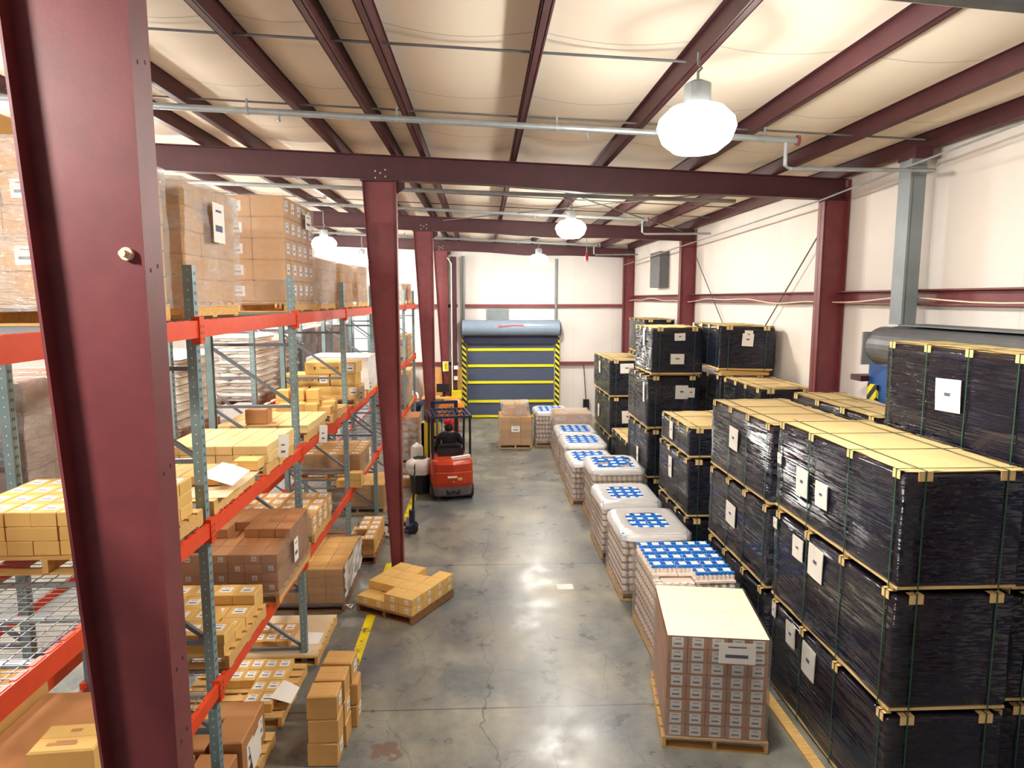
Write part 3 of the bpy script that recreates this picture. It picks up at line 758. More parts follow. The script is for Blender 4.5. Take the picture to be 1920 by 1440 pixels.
def bundle(label, group, x0, x1, y0, y1, z0, z1, top=True, papers=(), ns=4, nf=2, fronts=True, tilt=0.0, wraptop=False, rough_top=0.02):
    """board bundle in black stretch film on runners, strapped over edge protectors"""
    cx, cy = (x0 + x1) / 2, (y0 + y1) / 2
    r = thing('wrapped_bundle', label, 'bundle', (cx, cy, z0), tilt, group)
    hx, hy, h = (x1 - x0) / 2, (y1 - y0) / 2, z1 - z0
    rb = 0.045
    for i in range(max(2, ns)):
        yy = -hy + 0.12 + (2 * hy - 0.24) * i / max(1, ns - 1)
        MB().box(-hx + 0.02, hx - 0.02, yy - 0.045, yy + 0.045, 0, rb).build('runner', 'wood', r)
    MB().box(-hx + 0.005, hx - 0.005, -hy + 0.005, hy - 0.005, rb - 0.012, rb + 0.014).build('base_sheet', 'sheet', r)
    b = MB(); rbox(b, -hx, hx, -hy, hy, rb + 0.012, h - 0.020, seed=rnd.random() * 90)
    b.build('black_film', 'black_wrap', r, smooth=True)
    if top:
        sd = rnd.random() * 30
        def ts(u, v):
            ex = 0.012 * noise.noise(Vector((u * 7 + sd, v * 9, 1))); edge = min(u, 1 - u, v, 1 - v)
            zz = h + 0.002 + rough_top * 0.35 * noise.noise(Vector((u * 2.5 + sd, v * 4, 0))) + (0.02 * max(0, noise.noise(Vector((u * 6 + sd, v * 9, 3)))) if edge < 0.02 else 0)
            return ((-hx + 0.015) + (2 * hx - 0.03) * u + ex, (-hy + 0.015) + (2 * hy - 0.03) * v + ex, zz)
        t = MB().sheet(ts, 16, 26)
        t.box(-hx + 0.03, hx - 0.03, -hy + 0.03, hy - 0.03, h - 0.01, h - 0.003)
        t.build('top_sheet', 'sheet', r, smooth=True)
    t = 0.004; z2 = h + 0.008
    for i in range(ns):
        yy = -hy + 0.12 + (2 * hy - 0.24) * i / max(1, ns - 1) + rnd.uniform(-0.03, 0.03)
        s = MB()
        s.box(-hx - 0.016, -hx - 0.012, yy - 0.006, yy + 0.006, 0.02, z2); s.box(-hx - 0.016, hx + 0.016, yy - 0.006, yy + 0.006, z2, z2 + 0.003)
        s.box(hx + 0.012, hx + 0.016, yy - 0.006, yy + 0.006, 0.02, z2)
        s.build('strap', 'strap', r)
        for sx in (-1, 1):
            p = MB(); xa = sx * hx
            p.box(min(xa + sx * 0.008, xa + sx * 0.013), max(xa + sx * 0.008, xa + sx * 0.013), yy - 0.05, yy + 0.05, h - 0.07, z2 - 0.001)
            p.box(min(xa + sx * 0.013, xa - sx * 0.06), max(xa + sx * 0.013, xa - sx * 0.06), yy - 0.05, yy + 0.05, z2 - 0.005, z2 - 0.001)
            p.build('edge_protector', 'protector', r)
    if fronts:
        for i in range(nf):
            xx = -hx + 0.17 + (2 * hx - 0.34) * i / max(1, nf - 1)
            s = MB()
            s.box(xx - 0.006, xx + 0.006, -hy - 0.016, -hy - 0.012, 0.02, z2 + 0.003); s.box(xx - 0.006, xx + 0.006, -hy - 0.016, hy, z2 + 0.003, z2 + 0.006)
            s.build('strap', 'strap', r)
            p = MB(); p.box(xx - 0.06, xx + 0.06, -hy - 0.012, -hy - 0.006, h - 0.075, z2); p.box(xx - 0.06, xx + 0.06, -hy - 0.012, -hy + 0.05, z2 - 0.004, z2 - 0.001)
            p.build('edge_protector', 'protector', r)
    for (f, a, z, wd, ht) in papers:
        # papers are given in world coordinates along the face
        rot = rnd.uniform(-0.05, 0.05)
        def mk():
            q = MB()
            if f == 'L':
                q.sheet(lambda u, v: (-0.004 - 0.006 * abs(math.sin(3 * u + 2 * v)), (u - 0.5) * wd, (v - 0.5) * ht), 4, 4); q.sheet(lambda u, v: (-0.002, (0.5 - u) * wd, (v - 0.5) * ht), 1, 1)
                q.box(-0.0125, -0.011, -wd * 0.12, wd * 0.12, -ht * 0.02, ht * 0.08, 1)
            else:
                q.sheet(lambda u, v: ((u - 0.5) * wd, -0.004 - 0.006 * abs(math.sin(3 * u + 2 * v)), (v - 0.5) * ht), 4, 4); q.sheet(lambda u, v: ((0.5 - u) * wd, -0.002, (v - 0.5) * ht), 1, 1)
                q.box(-wd * 0.14, wd * 0.14, -0.0125, -0.011, -ht * 0.02, ht * 0.1, 1)
            return q.mesh('paper_label', ['paper', 'ink'])
        me = mk()
        o = ob('paper_label', me, r, ((-hx - 0.012, a - cy, z - z0) if f == 'L' else (a - cx, -hy - 0.012, z - z0)))
        o.rotation_euler = (rot, 0, 0) if f == 'L' else (0, rot, 0)
    return r

# ---- pallets of jars in shrink wrapped trays
def jar_layer_mesh(nx, ny, dx, dy, h, lids):
    """outer ring (or all) of jars of one layer"""
    def mk():
        b = MB(); px, py = dx / nx, dy / ny; r = min(px, py) * 0.48
        b.box(-dx / 2, dx / 2, -dy / 2, dy / 2, 0, h * 0.16, 2)
        b.box(-dx / 2 + px, dx / 2 - px, -dy / 2 + py, dy / 2 - py, 0.001, h * 0.8, 0)
        for i in range(nx):
            for j in range(ny):
                if not (i in (0, nx - 1) or j in (0, ny - 1)): continue
                c = (-dx / 2 + px * (i + 0.5), -dy / 2 + py * (j + 0.5), 0)
                b.lathe([(r * 0.9, 0.004), (r, h * 0.12), (r, h * 0.62), (r * 0.7, h * 0.76), (r * 0.68, h * 0.8)], 8, c, 0)
                b.lathe([(r * 0.76, h * 0.8), (r * 0.76, h * 0.95)], 8, c, 1)
        return b.mesh('jar_layer', ['jar', 'plastic_white', 'jar_tray'], smooth=False)
    return cached(('jl', nx, ny, round(dx, 2), round(dy, 2), round(h, 3)), mk)

def tray_meshes(px, py, h, single):
    """tray of 2 x 3 jars: jars, lids, card"""
    def jars():
        b = MB(); r = min(px / 3, py / 2) * 0.48
        for i in range(3):
            for j in range(2):
                c = (-px / 2 + px / 3 * (i + .5), -py / 2 + py / 2 * (j + .5), 0)
                b.lathe([(r * 0.9, 0), (r, h * 0.12), (r, h * 0.62), (r * 0.72, h * 0.76), (r * 0.7, h * 0.8)], 9, c)
        b.box(-px / 2 + .002, px / 2 - .002, -py / 2 + .002, py / 2 - .002, 0.001, h * 0.2)
        return b.mesh('jar_cluster', 'jar')
    def lids():
        b = MB(); r = min(px / 3, py / 2) * 0.47
        cs = [(0, 0)] if single else [(-px / 2 + px / 3 * (i + .5), -py / 2 + py / 2 * (j + .5)) for i in range(3) for j in range(2)]
        for c in cs: b.lathe([(r, h * 0.78), (r, h * 0.97), (r * 0.9, h)], 12, (c[0], c[1], 0))
        return b.mesh('lid', 'lid_blue')
    def card():
        return MB().box(-px * 0.27, px * 0.27, -py * 0.21, py * 0.21, h + 0.001, h + 0.004).mesh('card', 'paper')
    k = (round(px, 3), round(py, 3), round(h, 3))
    return cached(('tj',) + k, jars), cached(('tl', single) + k, lids), cached(('tc',) + k, card)

def jar_pallet(label, x0, y0, rz=0.0, layers=7, dx=1.04, dy=1.22, top='open', tot=1.1, tx=6, ty=7, missing=None, group='pallets of jars', film='film', seed=0, z0=0.0):
    r = thing('jar_pallet', label, 'pallet load', (x0 + dx / 2, y0 + dy / 2, z0), rz, group)
    pallet('pallet', r, (0, 0, 0), 0, dx + 0.02, dy + 0.02)
    h = (tot - 0.13) / layers
    for k in range(layers - 1):
        ob('jar_layer', jar_layer_mesh(10, 12, dx - 0.02, dy - 0.02, h * 0.98, True), r, (rnd.uniform(-.012, .012), rnd.uniform(-.01, .01), 0.128 + h * k))
    zt = 0.128 + h * (layers - 1)
    px, py = (dx - 0.02) / tx, (dy - 0.02) / ty
    single = top == 'open'
    J, Lm, C = tray_meshes(px, py, h, single)
    for j in range(ty):
        for i in range(tx):
            if missing and missing(i, j): continue
            loc = (-dx / 2 + 0.01 + px * (i + 0.5) + rnd.uniform(-.006, .006), -dy / 2 + 0.01 + py * (j + 0.5) + rnd.uniform(-.006, .006), zt)
            t = ob('jar_tray', J, r, loc)
            if single:
                for a in range(3):
                    for c in range(2):
                        ob('lid', Lm, t, (-px / 2 + px / 3 * (a + .5), -py / 2 + py / 2 * (c + .5), 0))
            else: tag(ob('lid_set', Lm, t), kind='stuff')
            o = ob('card', C, t)
            o.rotation_euler = (0, 0, rnd.uniform(-0.08, 0.08))
    # film: milky skirt round the load, and on closed ones a thick collar over the top with an opening
    ztop = 0.128 + h * layers
    ob('stretch_film', film_mesh(dx, dy, 0.06, (ztop if top != 'open' else zt) - 0.06, film, 0.012, False, seed), r)
    if top != 'open':
        ix, iy = (dx * 0.30, dy * 0.30) if top == 'window' else (dx * 0.40, dy * 0.40)
        n = 48
        def sup(t, a, b, e):
            c, s = math.cos(t), math.sin(t)
            return (a * math.copysign(abs(c) ** (2 / e), c), b * math.copysign(abs(s) ** (2 / e), s))
        b = MB(); rings = []
        hx, hy = dx / 2 + 0.03, dy / 2 + 0.03
        for (a, bb, z, e) in ((ix, iy, ztop + 0.010, 5), ((ix + hx) / 2, (iy + hy) / 2, ztop + 0.024, 6), (hx - 0.05, hy - 0.05, ztop + 0.014, 8), (hx, hy, ztop - 0.03, 9), (hx + 0.005, hy + 0.005, ztop - 0.11, 9)):
            ring = []
            for q in range(n):
                t = 2 * math.pi * (q + 0.5) / n; x, y = sup(t, a, bb, e)
                nn = noise.noise(Vector((x * 4 + seed, y * 4, z * 3)))
                ring.append((x + nn * 0.02, y + nn * 0.02, z + nn * 0.012))
            rings.append(ring)
        b.add([p for g in rings for p in g], [(g * n + q, g * n + (q + 1) % n, (g + 1) * n + (q + 1) % n, (g + 1) * n + q) for g in range(len(rings) - 1) for q in range(n)])
        b.build('film_collar', 'film_white', r, smooth=True)
    return r

# ---- pallet of sacks
def sack_pallet(label, x0, x1, y0, y1, z0, n, m='sack', group='pallets of sacks', film='film'):
    r = thing('sack_pallet', label, 'pallet load', ((x0 + x1) / 2, (y0 + y1) / 2, z0), 0, group)
    dx, dy = x1 - x0, y1 - y0
    pallet('pallet', r, (0, 0, 0), 0, dx, dy, m='wood_dark')
    h = 0.115
    def mk(lx, ly):
        def f():
            b = MB()
            def P(u, v, s):
                x = (u - .5) * lx; y = (v - .5) * ly
                e = (1 - abs(2 * u - 1) ** 4) * (1 - abs(2 * v - 1) ** 4)
                zz = s * h * 0.5 * max(0.12, e ** 0.4) * (1 + 0.15 * noise.noise(Vector((u * 3, v * 3, s))))
                return (x, y, h / 2 + zz)
            b.sheet(lambda u, v: P(u, v, 1), 10, 8); b.sheet(lambda u, v: P(1 - u, v, -1), 10, 8)
            return b.mesh('sack', m, smooth=True)
        return cached(('sk', round(lx, 2), round(ly, 2), m), f)
    for k in range(n):
        if k % 2: cs = [(i, j, 3, 2) for i in range(3) for j in range(2)]
        else: cs = [(i, j, 2, 3) for i in range(2) for j in range(3)]
        for i, j, nx, ny in cs:
            lx, ly = dx / nx, dy / ny
            ob('sack', mk(lx * 1.02, ly * 1.02), r, (-dx / 2 + lx * (i + .5) + rnd.uniform(-.03, .03), -dy / 2 + ly * (j + .5) + rnd.uniform(-.03, .03), 0.128 + h * 0.93 * k), rnd.uniform(-.04, .04))
    if film: ob('stretch_film', film_mesh(dx, dy, 0.1, n * h * 0.93 + 0.04, film, 0.025, False, rnd.random() * 40), r)
    return r

# ---- pallet racking
PY = [-0.3, 2.65, 5.5, 8.32, 11.3, 14.25, 17.1, 19.95, 22.7]
DECK = (1.40, 2.79, 4.43)
BH = (0.11, 0.12, 0.135)
def post_mesh(h):
    def mk():
        b = MB(); a = 0.038
        # open C section with a perforated face: front face to -y side, aisle face with two rows of slots
        b.box(-a, a, -a, -a + 0.003, 0, h); b.box(-a, a, a - 0.003, a, 0, h); b.box(a - 0.003, a, -a, a, 0, h)
        b.box(-a, -a + 0.003, -a, -a + 0.02, 0, h); b.box(-a, -a + 0.003, a - 0.02, a, 0, h)
        n = int(h / 0.0762)
        for i in range(n):
            z = 0.06 + i * 0.0762
            for s in (-1, 1):
                y = s * (0.016 - 0.004)
                b.add([(a + .0006, y - .006, z), (a + .0006, y + .006, z - 0.006), (a + .0006, y + .006, z + 0.020), (a + .0006, y - .006, z + 0.026)], [(0, 1, 2, 3)], 1)
            b.add([(-.004, -a - .0006, z + .03), (.004, -a - .0006, z + .03), (.004, -a - .0006, z + .042), (-.004, -a - .0006, z + .042)], [(0, 1, 2, 3)], 2)
        b.box(-0.07, 0.07, -0.06, 0.06, 0, 0.008)
        return b.mesh('post', ['post', 'ink_dark', 'paper'])
    return cached(('post', h), mk)

def rack(label, xf, xr, ys, h, decks=True, levels=(0, 1, 2), mirror=False, teeth=True, nodeck=()):
    r = thing('pallet_rack', label, 'rack', ((xf + xr) / 2, 0, 0))
    cx = (xf + xr) / 2; F, B = xf - cx, xr - cx
    for y in ys:
        fr = ob('upright_frame', MB().box(0, 0.001, 0, 0.001, 0, 0.001).mesh('upright_frame', 'brace_grey'), r, (0, y, 0))
        me = fr.data
        ob('post', post_mesh(h), fr, (F - 0.04, 0, 0)); o = ob('post', post_mesh(h), fr, (B + 0.04, 0, 0)); o.rotation_euler = (0, 0, math.pi)
        m = MB(); zs = [0.18, 0.95, 1.75, 2.55, 3.3, 4.05]; zs = [z for z in zs if z < h - 0.1]
        for i, z in enumerate(zs):
            m.bar((F - 0.05, 0, z), (B + 0.05, 0, z), 0.035, 0.035)
            if i < len(zs) - 1:
                a, b_ = (F - 0.05, B + 0.05)
                m.bar((a, 0, z + 0.02), (b_, 0, zs[i + 1] - 0.02), 0.034, 0.034)
        # the frame mesh itself is the welded lattice
        fr.data = m.mesh('upright_frame', 'brace_grey')
    for a, b_ in zip(ys[:-1], ys[1:]):
        L = b_ - a - 0.085; yc = (a + b_) / 2
        for li in levels:
            z, bh = DECK[li], BH[li]
            def beam(sgn):
                m = MB()
                m.box(-0.025 if sgn > 0 else -0.02, 0.02 if sgn > 0 else 0.025, -L / 2, L / 2, -bh, -0.022)
                m.box(-0.005 if sgn > 0 else -0.025, 0.022 if sgn > 0 else 0.005, -L / 2, L / 2, -bh, 0)
                for e in (-1, 1):
                    ye = e * (L / 2 - 0.003)
                    m.box(-0.03, 0.034, min(ye, ye + e * 0.045), max(ye, ye + e * 0.045), -bh - 0.05, 0.03)
                    for q in range(3): m.box(0.034, 0.0345, ye + e * 0.022 - 0.006, ye + e * 0.022 + 0.006, -bh + 0.005 + q * 0.05 - 0.03, -bh + 0.03 + q * 0.05 - 0.03, 1)
                return m.mesh('beam', ['orange', 'steel_red_shaded'])
            ob('beam', cached(('bm', round(L, 2), li, 1), lambda: beam(1)), r, (F + 0.004, yc, z))
            ob('beam', cached(('bm', round(L, 2), li, -1), lambda: beam(-1)), r, (B - 0.004, yc, z)).rotation_euler = (0, 0, math.pi)
            if decks and (li, round(a, 1)) not in nodeck:
                def deck():
                    m = MB(); D = abs(F - B) - 0.03; W = L - 0.1
                    for i in range(int(D / 0.1) + 1):
                        x = -D / 2 + 0.1 * i; m.box(x - .0028, x + .0028, -W / 2, W / 2, -0.004, 0.001)
                    nw = int(W / 0.06)
                    for i in range(nw + 1):
                        y = -W / 2 + W * i / nw; m.box(-D / 2, D / 2 + 0.02, y - .0022, y + .0022, 0.001, 0.005)
                    for q in range(6):
                        y = -W / 2 + 0.1 + (W - 0.2) * q / 5; m.box(-D / 2, D / 2, y - 0.02, y + 0.02, -0.03, -0.004, 1)
                    # waterfall tabs that hook over the front beam
                    for q in range(int(W / 0.13)):
                        y = -W / 2 + 0.07 + 0.13 * q; m.box(D / 2 + 0.0, D / 2 + 0.03, y - 0.05, y + 0.05, -0.018, 0.004, 2)
                    return m.mesh('wire_deck', ['wire', 'galv', 'orange'])
                ob('wire_deck', cached(('wd', round(L, 2), round(abs(F - B), 2)), deck), r, (0, yc, z + 0.0))
    return r

# ================================================================== LEFT: racks and what they carry
rack('grey pallet rack with orange beams along the aisle', -2.25, -3.32, PY, 4.86)
rack('second grey pallet rack standing back to back behind the first', -3.72, -4.78, PY[1:], 4.30, decks=False, levels=(0, 1))
Z1, Z2, Z3 = DECK[0] + 0.007, DECK[1] + 0.007, DECK[2] + 0.007
PT = 0.128
# --- rack top
gt = 'wrapped loads on the rack top'
wrapped('wrapped_pallet', 'wrapped carton load on the rack top cut in two by the closest red column', gt, -3.5, -2.34, 4.2, 5.22, Z3, 0.96, 5, 3, 5, film='film_milky', fl=lambda i, j, k: 'F' if (i + k) % 2 == 0 and j == 0 else '', amp=0.02)
c = ob('carton', carton_mesh(0.30, 0.26, 0.15, 'carton'), None, (-3.0, 4.42, Z3 + PT + 0.975)); add_labels(c, 0.3, 0.26, 0.15, 'F')
tag(c, 'loose labelled carton on top of the wrapped load left of the closest column', 'carton')
o = wrapped('wrapped_pallet', 'tall wrapped load with crinkled film cap on the rack top beside the closest column', gt, -3.42, -2.40, 5.66, 6.82, Z3, 0.98, 3, 3, 5, film='film_milky', amp=0.035, top_film=True, fl=lambda i, j, k: 'f' if j == 0 and i == 1 and k % 1 == 0 else '', papers=[('R', 0.0, 0.82, 0.26, 0.34)])
ob('dot_sticker', MB().lathe([(0.018, 0), (0.018, -0.003)], 10, axis='y').mesh('dot_sticker', 'green_tag'), o, (0.3, -0.6, 0.85))
wrapped('wrapped_pallet', 'tallest wrapped load on the rack top, white stickers on every carton', gt, -3.52, -2.38, 8.45, 9.82, Z3, 1.26, 3, 5, 5, film='film', amp=0.02, fl=lambda i, j, k: ('F' if i == 1 else '') + ('r' if i == 2 else ''), sz=0.42, papers=[('R', 0.3, 1.17, 0.3, 0.2)])
o = wrapped('wrapped_pallet', 'low wrapped load on the rack top with one green dot sticker', gt, -3.42, -2.38, 10.0, 11.2, Z3, 0.62, 4, 4, 4, film='film_milky', amp=0.02)
ob('dot_sticker', MB().lathe([(0.03, 0), (0.03, -0.003)], 10, axis='y').mesh('dot_sticker', 'green_tag'), o, (0.45, -0.63, 0.42))
wrapped('wrapped_pallet', 'low wrapped load on the rack top, just left of the tapered column', gt, -3.42, -2.36, 11.5, 12.6, Z3, 0.62, 4, 4, 4, film='film', amp=0.02)
wrapped('wrapped_pallet', 'low wrapped load on the rack top, half hidden by the tapered column', gt, -3.42, -2.34, 13.0, 14.1, Z3, 0.66, 4, 4, 4, film='film_milky', amp=0.02)
wrapped('wrapped_pallet', 'pale wrapped load near the far end of the rack top', gt, -3.4, -2.36, 20.1, 21.2, Z3, 0.46, 4, 3, 3, film='film_milky', amp=0.02)
wrapped('wrapped_pallet', 'brown wrapped load at the very far end of the rack top', gt, -3.4, -2.32, 21.4, 22.5, Z3, 0.5, 4, 3, 3, m='carton_brown', film='film', amp=0.02)

# --- middle shelf
gp = 'pallets on the rack shelves'
pallet(loc=(-2.87, 4.92, Z2), label='pallet on the middle shelf under the small labelled cartons left of the column', group=gp)
loose('small labelled', 'block left of the closest column', 'labelled cartons left of the column', -2.28, 4.43, Z2 + PT, 7, 4, 3, (0.168, 0.22, 0.098), 'carton_yellow', 'T', sz=0.6)
pallet(loc=(-2.86, 6.14, Z2), label='pallet on the middle shelf under a pale cardboard sheet', group=gp)
o = MB(); o.sheet(lambda u, v: (-3.35 + 1.17 * u, 5.72 + 0.92 * v, Z2 + PT + 0.004 + 0.012 * noise.noise(Vector((u * 3, v * 3, 5))) * (1 if u > .8 else 0)), 8, 8)
o.box(-3.34, -2.2, 5.73, 6.62, Z2 + PT - 0.001, Z2 + PT + 0.001)
tag(o.build('cardboard_sheet', 'slipsheet', origin=(-2.8, 6.1, Z2 + PT)), 'pale cardboard slip sheet under a single row of cartons on the middle shelf', 'sheet')
loose('brown ended', 'single row on the pale cardboard sheet', 'cartons on the cardboard sheet', -2.36, 6.06, Z2 + PT + 0.016, 5, 2, 1, (0.178, 0.24, 0.085), 'carton')
c = ob('carton', carton_mesh(0.24, 0.2, 0.10, 'carton_yellow'), None, (-2.31, 6.68, Z2 + PT + 0.016)); tag(c, 'yellowish carton behind the white paper on the middle shelf', 'carton')
def paper_thing(label, pts, nu=6, nv=6, m='paper', name='paper_sheet', cat='paper'):
    a, b, c_, d = [Vector(p) for p in pts]
    k = MB()
    def P(u, v, s):
        p = a * (1 - u) * (1 - v) + b * u * (1 - v) + c_ * u * v + d * (1 - u) * v
        return p + Vector((0, 0, 0.012 * math.sin(u * 3.2) * math.sin(v * 2.6) + s))
    k.sheet(lambda u, v: P(u, v, 0.0012), nu, nv); k.sheet(lambda u, v: P(1 - u, v, 0), nu, nv)
    return tag(k.build(name, m, origin=tuple(a)), label, cat)
z = Z2 + PT
paper_thing('crumpled white paper sheet on the cartons of the cardboard sheet', [(-2.50, 5.96, z + 0.13), (-2.20, 5.92, z + 0.05), (-2.17, 6.30, z + 0.09), (-2.44, 6.36, z + 0.155)])
pallet(loc=(-2.83, 7.44, Z2), label='pallet on the middle shelf under two tiers of long cartons', group=gp)
loose('long pale', 'two tier block on middle shelf', 'long cartons on the middle shelf', -2.2, 6.93, Z2 + PT, 6, 3, 2, (0.178, 0.33, 0.092), 'carton_pale')
def placard(label, x, y, z, wd, ht, rz):
    b = MB(); b.sheet(lambda u, v: ((u - .5) * wd, -0.01 * math.sin(v * 3), v * ht), 3, 6); b.sheet(lambda u, v: ((.5 - u) * wd, 0.002 - 0.01 * math.sin(v * 3), v * ht), 3, 6)
    b.box(-0.02, 0.02, -0.0115, -0.0108, ht * 0.22, ht * 0.30, 1); b.box(-0.025, 0.015, -0.0115, -0.0108, ht * 0.52, ht * 0.58, 1)
    return tag(b.build('hanging_placard', ['paper', 'ink'], None), label, 'placard', 'white placards on the rack'), b
for lab, x, y, z, wd, ht, rz in (('white placard hanging beside the long pale cartons', -2.165, 7.32, 2.90, 0.11, 0.25, 25), ('white placard on the middle orange beam', -2.155, 9.1, 2.68, 0.11, 0.24, 30),
                                 ('white placard hanging beside the big yellow cartons', -2.09, 11.62, 2.86, 0.12, 0.27, 35), ('white placard on the white wrapped load at the column', -2.165, 13.05, 2.86, 0.12, 0.26, 35)):
    o, _ = placard(lab, x, y, z, wd, ht, rz); o.location = (x, y, z); o.rotation_euler = (0, R(4), R(rz))
pallet(loc=(-2.83, 9.06, Z2), label='pallet on the middle shelf under one tier of flat cartons', group=gp)
loose('flat', 'single tier on middle shelf beyond the second post', 'flat cartons on the middle shelf', -2.2, 8.52, Z2 + PT, 6, 3, 1, (0.19, 0.36, 0.10), 'carton_pale')
c = ob('carton', carton_mesh(0.27, 0.24, 0.19, 'carton_brown'), None, (-2.86, 8.72, Z2 + PT + 0.102)); tag(c, 'single brown carton on top of the flat pale cartons', 'carton')
pallet(loc=(-2.80, 10.42, Z2), label='pallet on the middle shelf under loose small yellow cartons', group=gp)
k = 0
SM = [(-2.32, 10.02, 0, 'shallow one at the aisle corner'), (-2.50, 10.0, 0, 'next to the shallow corner one'), (-2.30, 10.25, 0, 'behind the shallow corner one'), (-2.70, 10.05, 0, 'behind the second post'), (-2.88, 10.0, 0, 'end of the row behind the post'),
      (-2.36, 10.45, 0, 'third from the front at the aisle'), (-2.58, 10.42, 1, 'upper, close to the aisle'), (-2.80, 10.40, 1, 'upper, in the middle'), (-2.58, 10.42, 0, 'lower, close to the aisle'), (-2.80, 10.40, 0, 'lower, in the middle'), (-3.02, 10.38, 0, 'lower, farthest from the aisle'), (-3.02, 10.38, 1, 'upper, farthest from the aisle')]
for x, y, t, lab in SM:
    h = 0.11 if 'shallow' in lab[:8] else 0.155
    c = ob('carton', carton_mesh(0.19, 0.2, h, 'carton_yellow'), None, (x + rnd.uniform(-.006, .006), y, Z2 + PT + 0.156 * t), rnd.uniform(-.04, .04))
    tag(c, f'small yellow carton below the big ones, {lab}', 'carton', 'small yellow cartons on the middle shelf')
pallet(loc=(-2.76, 12.05, Z2), label='pallet on the middle shelf under the big stacked yellow cartons', group=gp)
def big(x1, wd, t, lab, text=False, stick=False, h=0.205):
    x = x1 - wd / 2
    r = thing('carton', lab, 'carton', (x, 11.85, Z2 + PT + h * t), rnd.uniform(-.02, .02), 'big yellow cartons on the middle shelf')
    ob('carton_body', carton_mesh(wd, 0.55, h - 0.003, 'carton_yellow'), r)
    if stick: ob('sticker', label_mesh(0.13, 0.12, 'F'), r, (wd / 2 - 0.1, -0.2745, h * 0.55))
    if text:
        cu = bpy.data.curves.new('lettering', 'FONT'); cu.body = 'THIS SIDE UP'; cu.size = 0.055; cu.align_x = 'CENTER'; cu.extrude = 0.0005
        cu.materials.append(MATS['ink_dark'])
        o = bpy.data.objects.new('lettering', cu); COL.objects.link(o)
        bpy.context.view_layer.update()
        me = bpy.data.meshes.new_from_object(o.evaluated_get(bpy.context.evaluated_depsgraph_get()))
        bpy.data.objects.remove(o)
        o = ob('lettering', me, r, (-0.02, -0.2755, h * 0.42)); o.rotation_euler = (R(90), 0, 0)
        m = MB()
        for s in (-1, 1):
            x = -0.02 + s * 0.24; z = h * 0.5
            m.add([(x - .022, -0.276, z), (x + .022, -0.276, z), (x, -0.276, z + .03)], [(0, 1, 2)]); m.add([(x - .008, -0.276, z - .03), (x + .008, -0.276, z - .03), (x + .008, -0.276, z), (x - .008, -0.276, z)], [(0, 1, 2, 3)])
        m.build('arrow_print', 'ink_dark', r)
big(-2.14, 0.86, 2, 'long yellow carton topmost of the big stack, printed THIS SIDE UP', True, True)
big(-2.16, 0.42, 1, 'short carton in the middle of the big yellow stack, aisle side')
big(-2.60, 0.80, 1, 'long stickered carton in the middle of the big yellow stack', True, True)
big(-2.10, 0.82, 0, 'bottom stickered carton of the big yellow stack, aisle side', False, True)
big(-2.94, 0.46, 0, 'bottom carton of the big yellow stack, away from the aisle')
wrapped('wrapped_pallet', 'white film covered load on the middle shelf left of the tapered column', None, -3.3, -2.2, 13.0, 14.1, Z2, 0.56, 3, 3, 3, film='film_white', amp=0.03, top_film=True)
wrapped('wrapped_pallet', 'carton load on the middle shelf seen right of the tapered column', None, -3.3, -2.2, 20.1, 21.2, Z2, 0.62, 4, 3, 4, film='film', fl=lambda i, j, k: 'r' if i == 3 else '')
c = ob('carton', carton_mesh(0.5, 0.5, 0.35, 'carton_yellow'), None, (-2.5, 21.75, Z2)); tag(c, 'yellow carton at the far end of the middle shelf', 'carton')

# --- lower shelf
pallet(loc=(-2.82, 6.18, Z1), label='pallet on the lower shelf under cartons with stickers on their lids', group=gp)
loose('sticker topped', 'lower shelf beside first post', 'sticker topped cartons on the lower shelf', -2.24, 5.66, Z1 + PT, 5, 4, 2, (0.212, 0.265, 0.098), 'carton_yellow', 'T', skip=lambda i, j, k: (k == 1 and ((i == 0 and j in (1, 2)) or (i == 1 and j == 2))), sz=0.55)
wrapped('wrapped_pallet', 'wide wrapped brown load on the lower shelf behind the sticker topped cartons', None, -3.36, -2.16, 6.95, 8.22, Z1, 0.52, 7, 5, 5, m='carton_brown', film='film', amp=0.018,
        skip=lambda i, j, k: k == 4 and (j < 2 or i < 2 or (j == 2 and i == 3)), fl=lambda i, j, k: 'f' if j == 0 and (i + k) % 2 == 0 and k < 4 else '', papers=[('R', -0.1, 0.4, 0.16, 0.26)])
pallet(loc=(-2.83, 9.25, Z1), label='pallet on the lower shelf under a low block of labelled cartons', group=gp)
loose('low labelled', 'lower shelf beyond second post', 'labelled cartons beyond the second post', -2.22, 8.64, Z1 + PT, 6, 4, 2, (0.185, 0.30, 0.125), 'carton', fl=lambda i, j, k: ('T' if j > 0 else '') + ('R' if i == 0 else ''), sz=0.6)
for q, (x, y, z, lab) in enumerate(((-2.2, 11.5, 0, 'lower one at the aisle corner'), (-2.2, 11.5, 0.13, 'on top at the aisle corner'), (-2.2, 11.72, 0, 'just behind the corner pair'), (-2.42, 11.52, 0, 'farther from the aisle'))):
    c = ob('carton', carton_mesh(0.21, 0.2, 0.128, 'carton_yellow'), None, (x + 0.02, y, Z1 + z)); tag(c, 'small yellow carton on lower shelf at third post, ' + lab, 'carton', 'yellow cartons at the third post')
wrapped('wrapped_pallet', 'low wrapped load with sticker rows on its top, lower shelf beyond third post', None, -3.4, -2.2, 12.0, 13.2, Z1, 0.32, 6, 5, 2, film='film', fl=lambda i, j, k: 'T' if i in (1, 3, 5) and k == 1 else '', papers=[('R', 0.1, 0.3, 0.14, 0.24)], amp=0.025)
wrapped('wrapped_pallet', 'tan wrapped load on the lower shelf seen right of the tapered column', None, -3.3, -2.2, 20.1, 21.2, Z1, 0.85, 4, 3, 5, film='film_milky')

